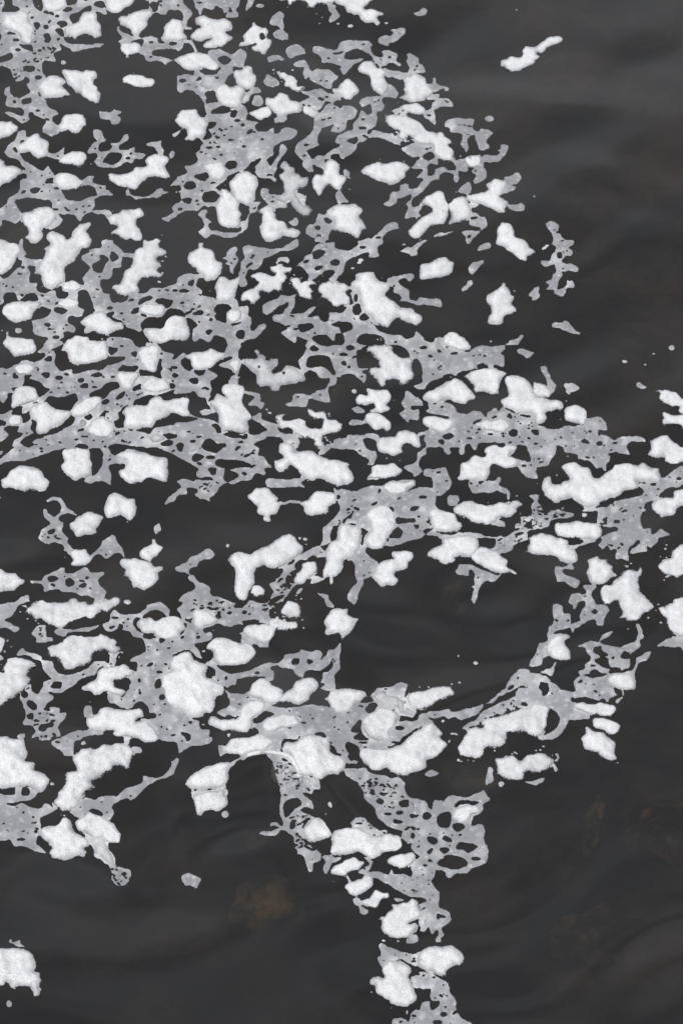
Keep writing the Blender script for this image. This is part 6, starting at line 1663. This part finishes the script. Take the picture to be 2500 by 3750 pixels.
# ---- white clumps
cut_all = np.zeros((NV, NU), bool)
for r0, c0, m in cuts: cut_all[r0:r0+m.shape[0], c0:c0+m.shape[1]] |= m
owner = np.zeros((NV, NU), np.int16)
clump_obj = []
MMPX = 2.11/2500
for ci, (lab, p) in enumerate(clumps):
    r0, c0, m = fill(p)
    pad = 6
    ra, ca = max(0, r0-pad), max(0, c0-pad); rb, cb = min(NV, r0+m.shape[0]+pad), min(NU, c0+m.shape[1]+pad)
    big = np.zeros((rb-ra, cb-ca), bool); big[r0-ra:r0-ra+m.shape[0], c0-ca:c0-ca+m.shape[1]] = m
    big &= ~cut_all[ra:rb, ca:cb]
    sl = (slice(ra, rb), slice(ca, cb))
    ragged, faint = kinds(lab)
    e = edge_noise[sl]*(1.3 if ragged else 0.9)
    F = blur(big, 1.15)-0.42+e*0.9
    # distance from the outline, in photograph pixels
    q = np.concatenate([p+(np.roll(p, -1, 0)-p)*t for t in (0, 0.5)])
    yy, xx = np.where(F > -0.49)
    D = np.zeros(F.shape, np.float32)
    gx_, gy_ = U0+CELL*(xx+ca), V0+CELL*(yy+ra)
    dd = np.full(len(xx), 1e9)
    for k in range(0, len(q), 64):
        dx = gx_[:, None]-q[None, k:k+64, 0]; dy = gy_[:, None]-q[None, k:k+64, 1]
        dd = np.minimum(dd, (dx*dx+dy*dy).min(1))
    D[yy, xx] = np.where(big[yy, xx], np.sqrt(dd), 0)
    D = blur(D, 0.8)
    Rm = max(D.max(), 8.0)
    Hm = min(0.015, 0.24*Rm*MMPX)*(0.35 if faint else 1.0)
    t = np.clip(D/(0.9*Rm), 0, 1)
    prof = np.sin(t*math.pi/2)**0.9
    lump = 1+0.42*n_mid2[sl]+0.26*n_mid[sl]+0.25*n_big[sl]
    H = 0.0004+Hm*prof*lump+(0.0008*n_fine[sl]+0.0010*n_mid[sl])*np.clip(D/14, 0, 1)
    # thin rims are greyer, and their width wanders
    wd = (28 if faint else 20)*(1.0+0.75*n_big[sl]+0.35*n_mid2[sl])
    wd = np.minimum(wd, 28 if faint else min(24.0, 0.5*Rm))
    wgt = np.clip(D/np.maximum(wd, 3)+0.14*n_mid[sl], 0, 1); wgt = wgt*wgt*(3-2*wgt)
    lo = 0.10 if faint else 0.26
    amp = 0.58 if faint else (0.86 if ragged else 0.94)
    foam = np.clip(lo+(amp-lo)*wgt+0.06*n_big[sl]+(0.12 if ragged or faint else 0.08)*n_mid[sl]+0.07*n_fine[sl]-0.28*np.clip(n_mid2[sl]-0.15, 0, 1)-0.20*np.clip(n_mid[sl]-0.2, 0, 1), 0, 1)
    fr_w = np.clip(7.5+9.0*n_mid2[sl]+7.0*n_big[sl]+(8.0 if ragged else 0.0), 1.0, 24.0)
    torn = np.clip(1-D/fr_w, 0, 1)
    o = shell(F, ra, ca, H, {'foam': foam, 'torn': torn}, 'foam_clump', M_FOAM)
    tag(o, lab, 'foam', 'white foam clumps floating on the water')
    clump_obj.append(o)
    owner[sl][F > 0] = ci+1

# ---- grey film between the clumps
# the film runs on a little way under the clumps it carries
film_base = film_raw.copy()
film_raw |= (blur(film_raw, 5.0) > 0.12) & (owner > 0)
# small burst holes and slits scattered through the film
rs = np.random.RandomState(21)
inner = blur(film_raw, 3.5) > 0.86
iy, ix = np.where(inner & (owner == 0))
ty_, tx_ = np.where(torn_raw & film_raw & (owner == 0))
spots_ = [(ix[k], iy[k], 1.0) for k in rs.randint(0, len(iy), 950)]+[(tx_[k], ty_[k], 1.25) for k in rs.randint(0, len(tx_), 330)]
for hx, hy, sc in spots_:
    a = sc*rs.uniform(1.5, 3.9)*(1.7 if rs.rand() < 0.18 else 1.0)
    e = ell(0, 0, a*rs.uniform(1.1, 2.4), a*rs.uniform(0.55, 0.95)); th = rs.uniform(-0.6, 0.6)
    e = e@np.array([[math.cos(th), math.sin(th)], [-math.sin(th), math.cos(th)]])
    q = fill(roughen(e+np.array([U0+CELL*hx, V0+CELL*hy]), 1.0))
    if q: film_raw[q[0]:q[0]+q[2].shape[0], q[1]:q[1]+q[2].shape[1]] &= ~q[2]
film = blur(film_raw, 0.75)-0.5+0.55*edge_noise
film_in = film > 0
white_soft = blur(owner > 0, 8.0)
torn = 0.88*blur(torn_raw, 4.0)
dens = np.clip(0.02+0.75*np.clip(white_soft-0.14, 0, 1)+0.16*n_big+0.10*n_mid+0.55*np.clip(n_mid2-0.34, 0, 1)+0.25*np.clip(vnoise((NV, NU), 40.0, 9)-0.1, 0, 1), 0, 1)
lab_map, ncomp = components(blur(film_base, 0.75)-0.5+0.55*edge_noise > 0)
lab_map[~film_in] = 0
for _ in range(14):
    for ax, d in ((0, 1), (0, -1), (1, 1), (1, -1)):
        sh = np.roll(lab_map, d, axis=ax)
        lab_map = np.where((lab_map == 0) & film_in, sh, lab_map)
vis = film_in & (owner == 0)
varea = np.bincount(lab_map[vis], minlength=ncomp+1)*CELL*CELL
FLAB = [(tuple(float(q) for q in l.split('|')[0].split(',')), l.split('|')[1]) for l in FILM_LABELS.strip().split('\n')]
used = set()
fh = 0.0003+0.0009*np.sqrt(np.clip(film/0.4, 0, 1))+0.0002*n_fine
flecks = np.zeros((NV, NU), bool)
order = np.argsort(lab_map, axis=None, kind='stable'); sl_lab = lab_map.ravel()[order]
starts = np.searchsorted(sl_lab, np.arange(ncomp+2))
todo = []
for k in range(1, ncomp+1):
    if varea[k] < 12: continue
    ids = order[starts[k]:starts[k+1]]
    ys, xs = ids//NU, ids % NU
    y0, y1, x0, x1 = max(0, ys.min()-3), min(NV, ys.max()+4), max(0, xs.min()-3), min(NU, xs.max()+4)
    m = lab_map[y0:y1, x0:x1] == k
    touch = owner[y0:y1, x0:x1][blur(m, 1.5) > 0.02]; touch = touch[touch > 0]
    vm = m & (owner[y0:y1, x0:x1] == 0)
    vy, vx = np.where(vm)
    ctr = (U0+CELL*(x0+(vx.min()+vx.max())/2), V0+CELL*(y0+(vy.min()+vy.max())/2))
    if len(touch) and varea[k] < 2600: kind = 'fringe'
    elif varea[k] < 300: kind = 'fleck'
    else: kind = 'film'
    todo.append((k, kind, (y0, y1, x0, x1), m, touch, ctr, varea[k]))
pairs = sorted((math.hypot(FLAB[i][0][0]-t[5][0], FLAB[i][0][1]-t[5][1]), i, t[0]) for i in range(len(FLAB)) for t in todo if t[1] == 'film')
label_of = {}
for dist, i, k in pairs:
    if dist < 85 and i not in used and k not in label_of:
        used.add(i); label_of[k] = FLAB[i][1]
for k, kind, (y0, y1, x0, x1), m, touch, ctr, ar in sorted(todo, key=lambda q: -q[6]):
    sl = (slice(y0, y1), slice(x0, x1))
    F = np.where(blur(m, 1.0) > 0.02, film[sl], -0.5)
    other = (lab_map[sl] > 0) & ~m
    F = np.where(other, -0.2, F)
    at = {'foam': dens[sl], 'torn': torn[sl]}
    if kind == 'fleck':
        flecks[sl] |= m; continue
    if kind == 'fringe':
        par = clump_obj[np.bincount(touch).argmax()-1]
        shell(F, y0, x0, fh[sl], at, 'film_fringe', M_FILM, par); continue
    if k not in label_of:
        print('UNLABELLED', [round(c) for c in ctr], ar)
        if ar < 600: flecks[sl] |= m; continue
    o = shell(F, y0, x0, fh[sl], at, 'foam_film', M_FILM)
    lab = label_of.get(k, 'small scrap of grey foam film')
    tag(o, lab, 'foam film', 'grey foam films between the clumps')
print('unused labels', [FLAB[i] for i in range(len(FLAB)) if i not in used])
F = np.where(blur(flecks, 1.0) > 0.02, film, -0.5)
o = shell(F, 0, 0, fh*1.3, {'foam': np.clip(dens+0.25, 0, 1), 'torn': torn*0}, 'foam_flecks', M_FILM)
o['kind'] = 'stuff'; tag(o, 'tiny foam flecks scattered over the dark water', 'foam flecks')
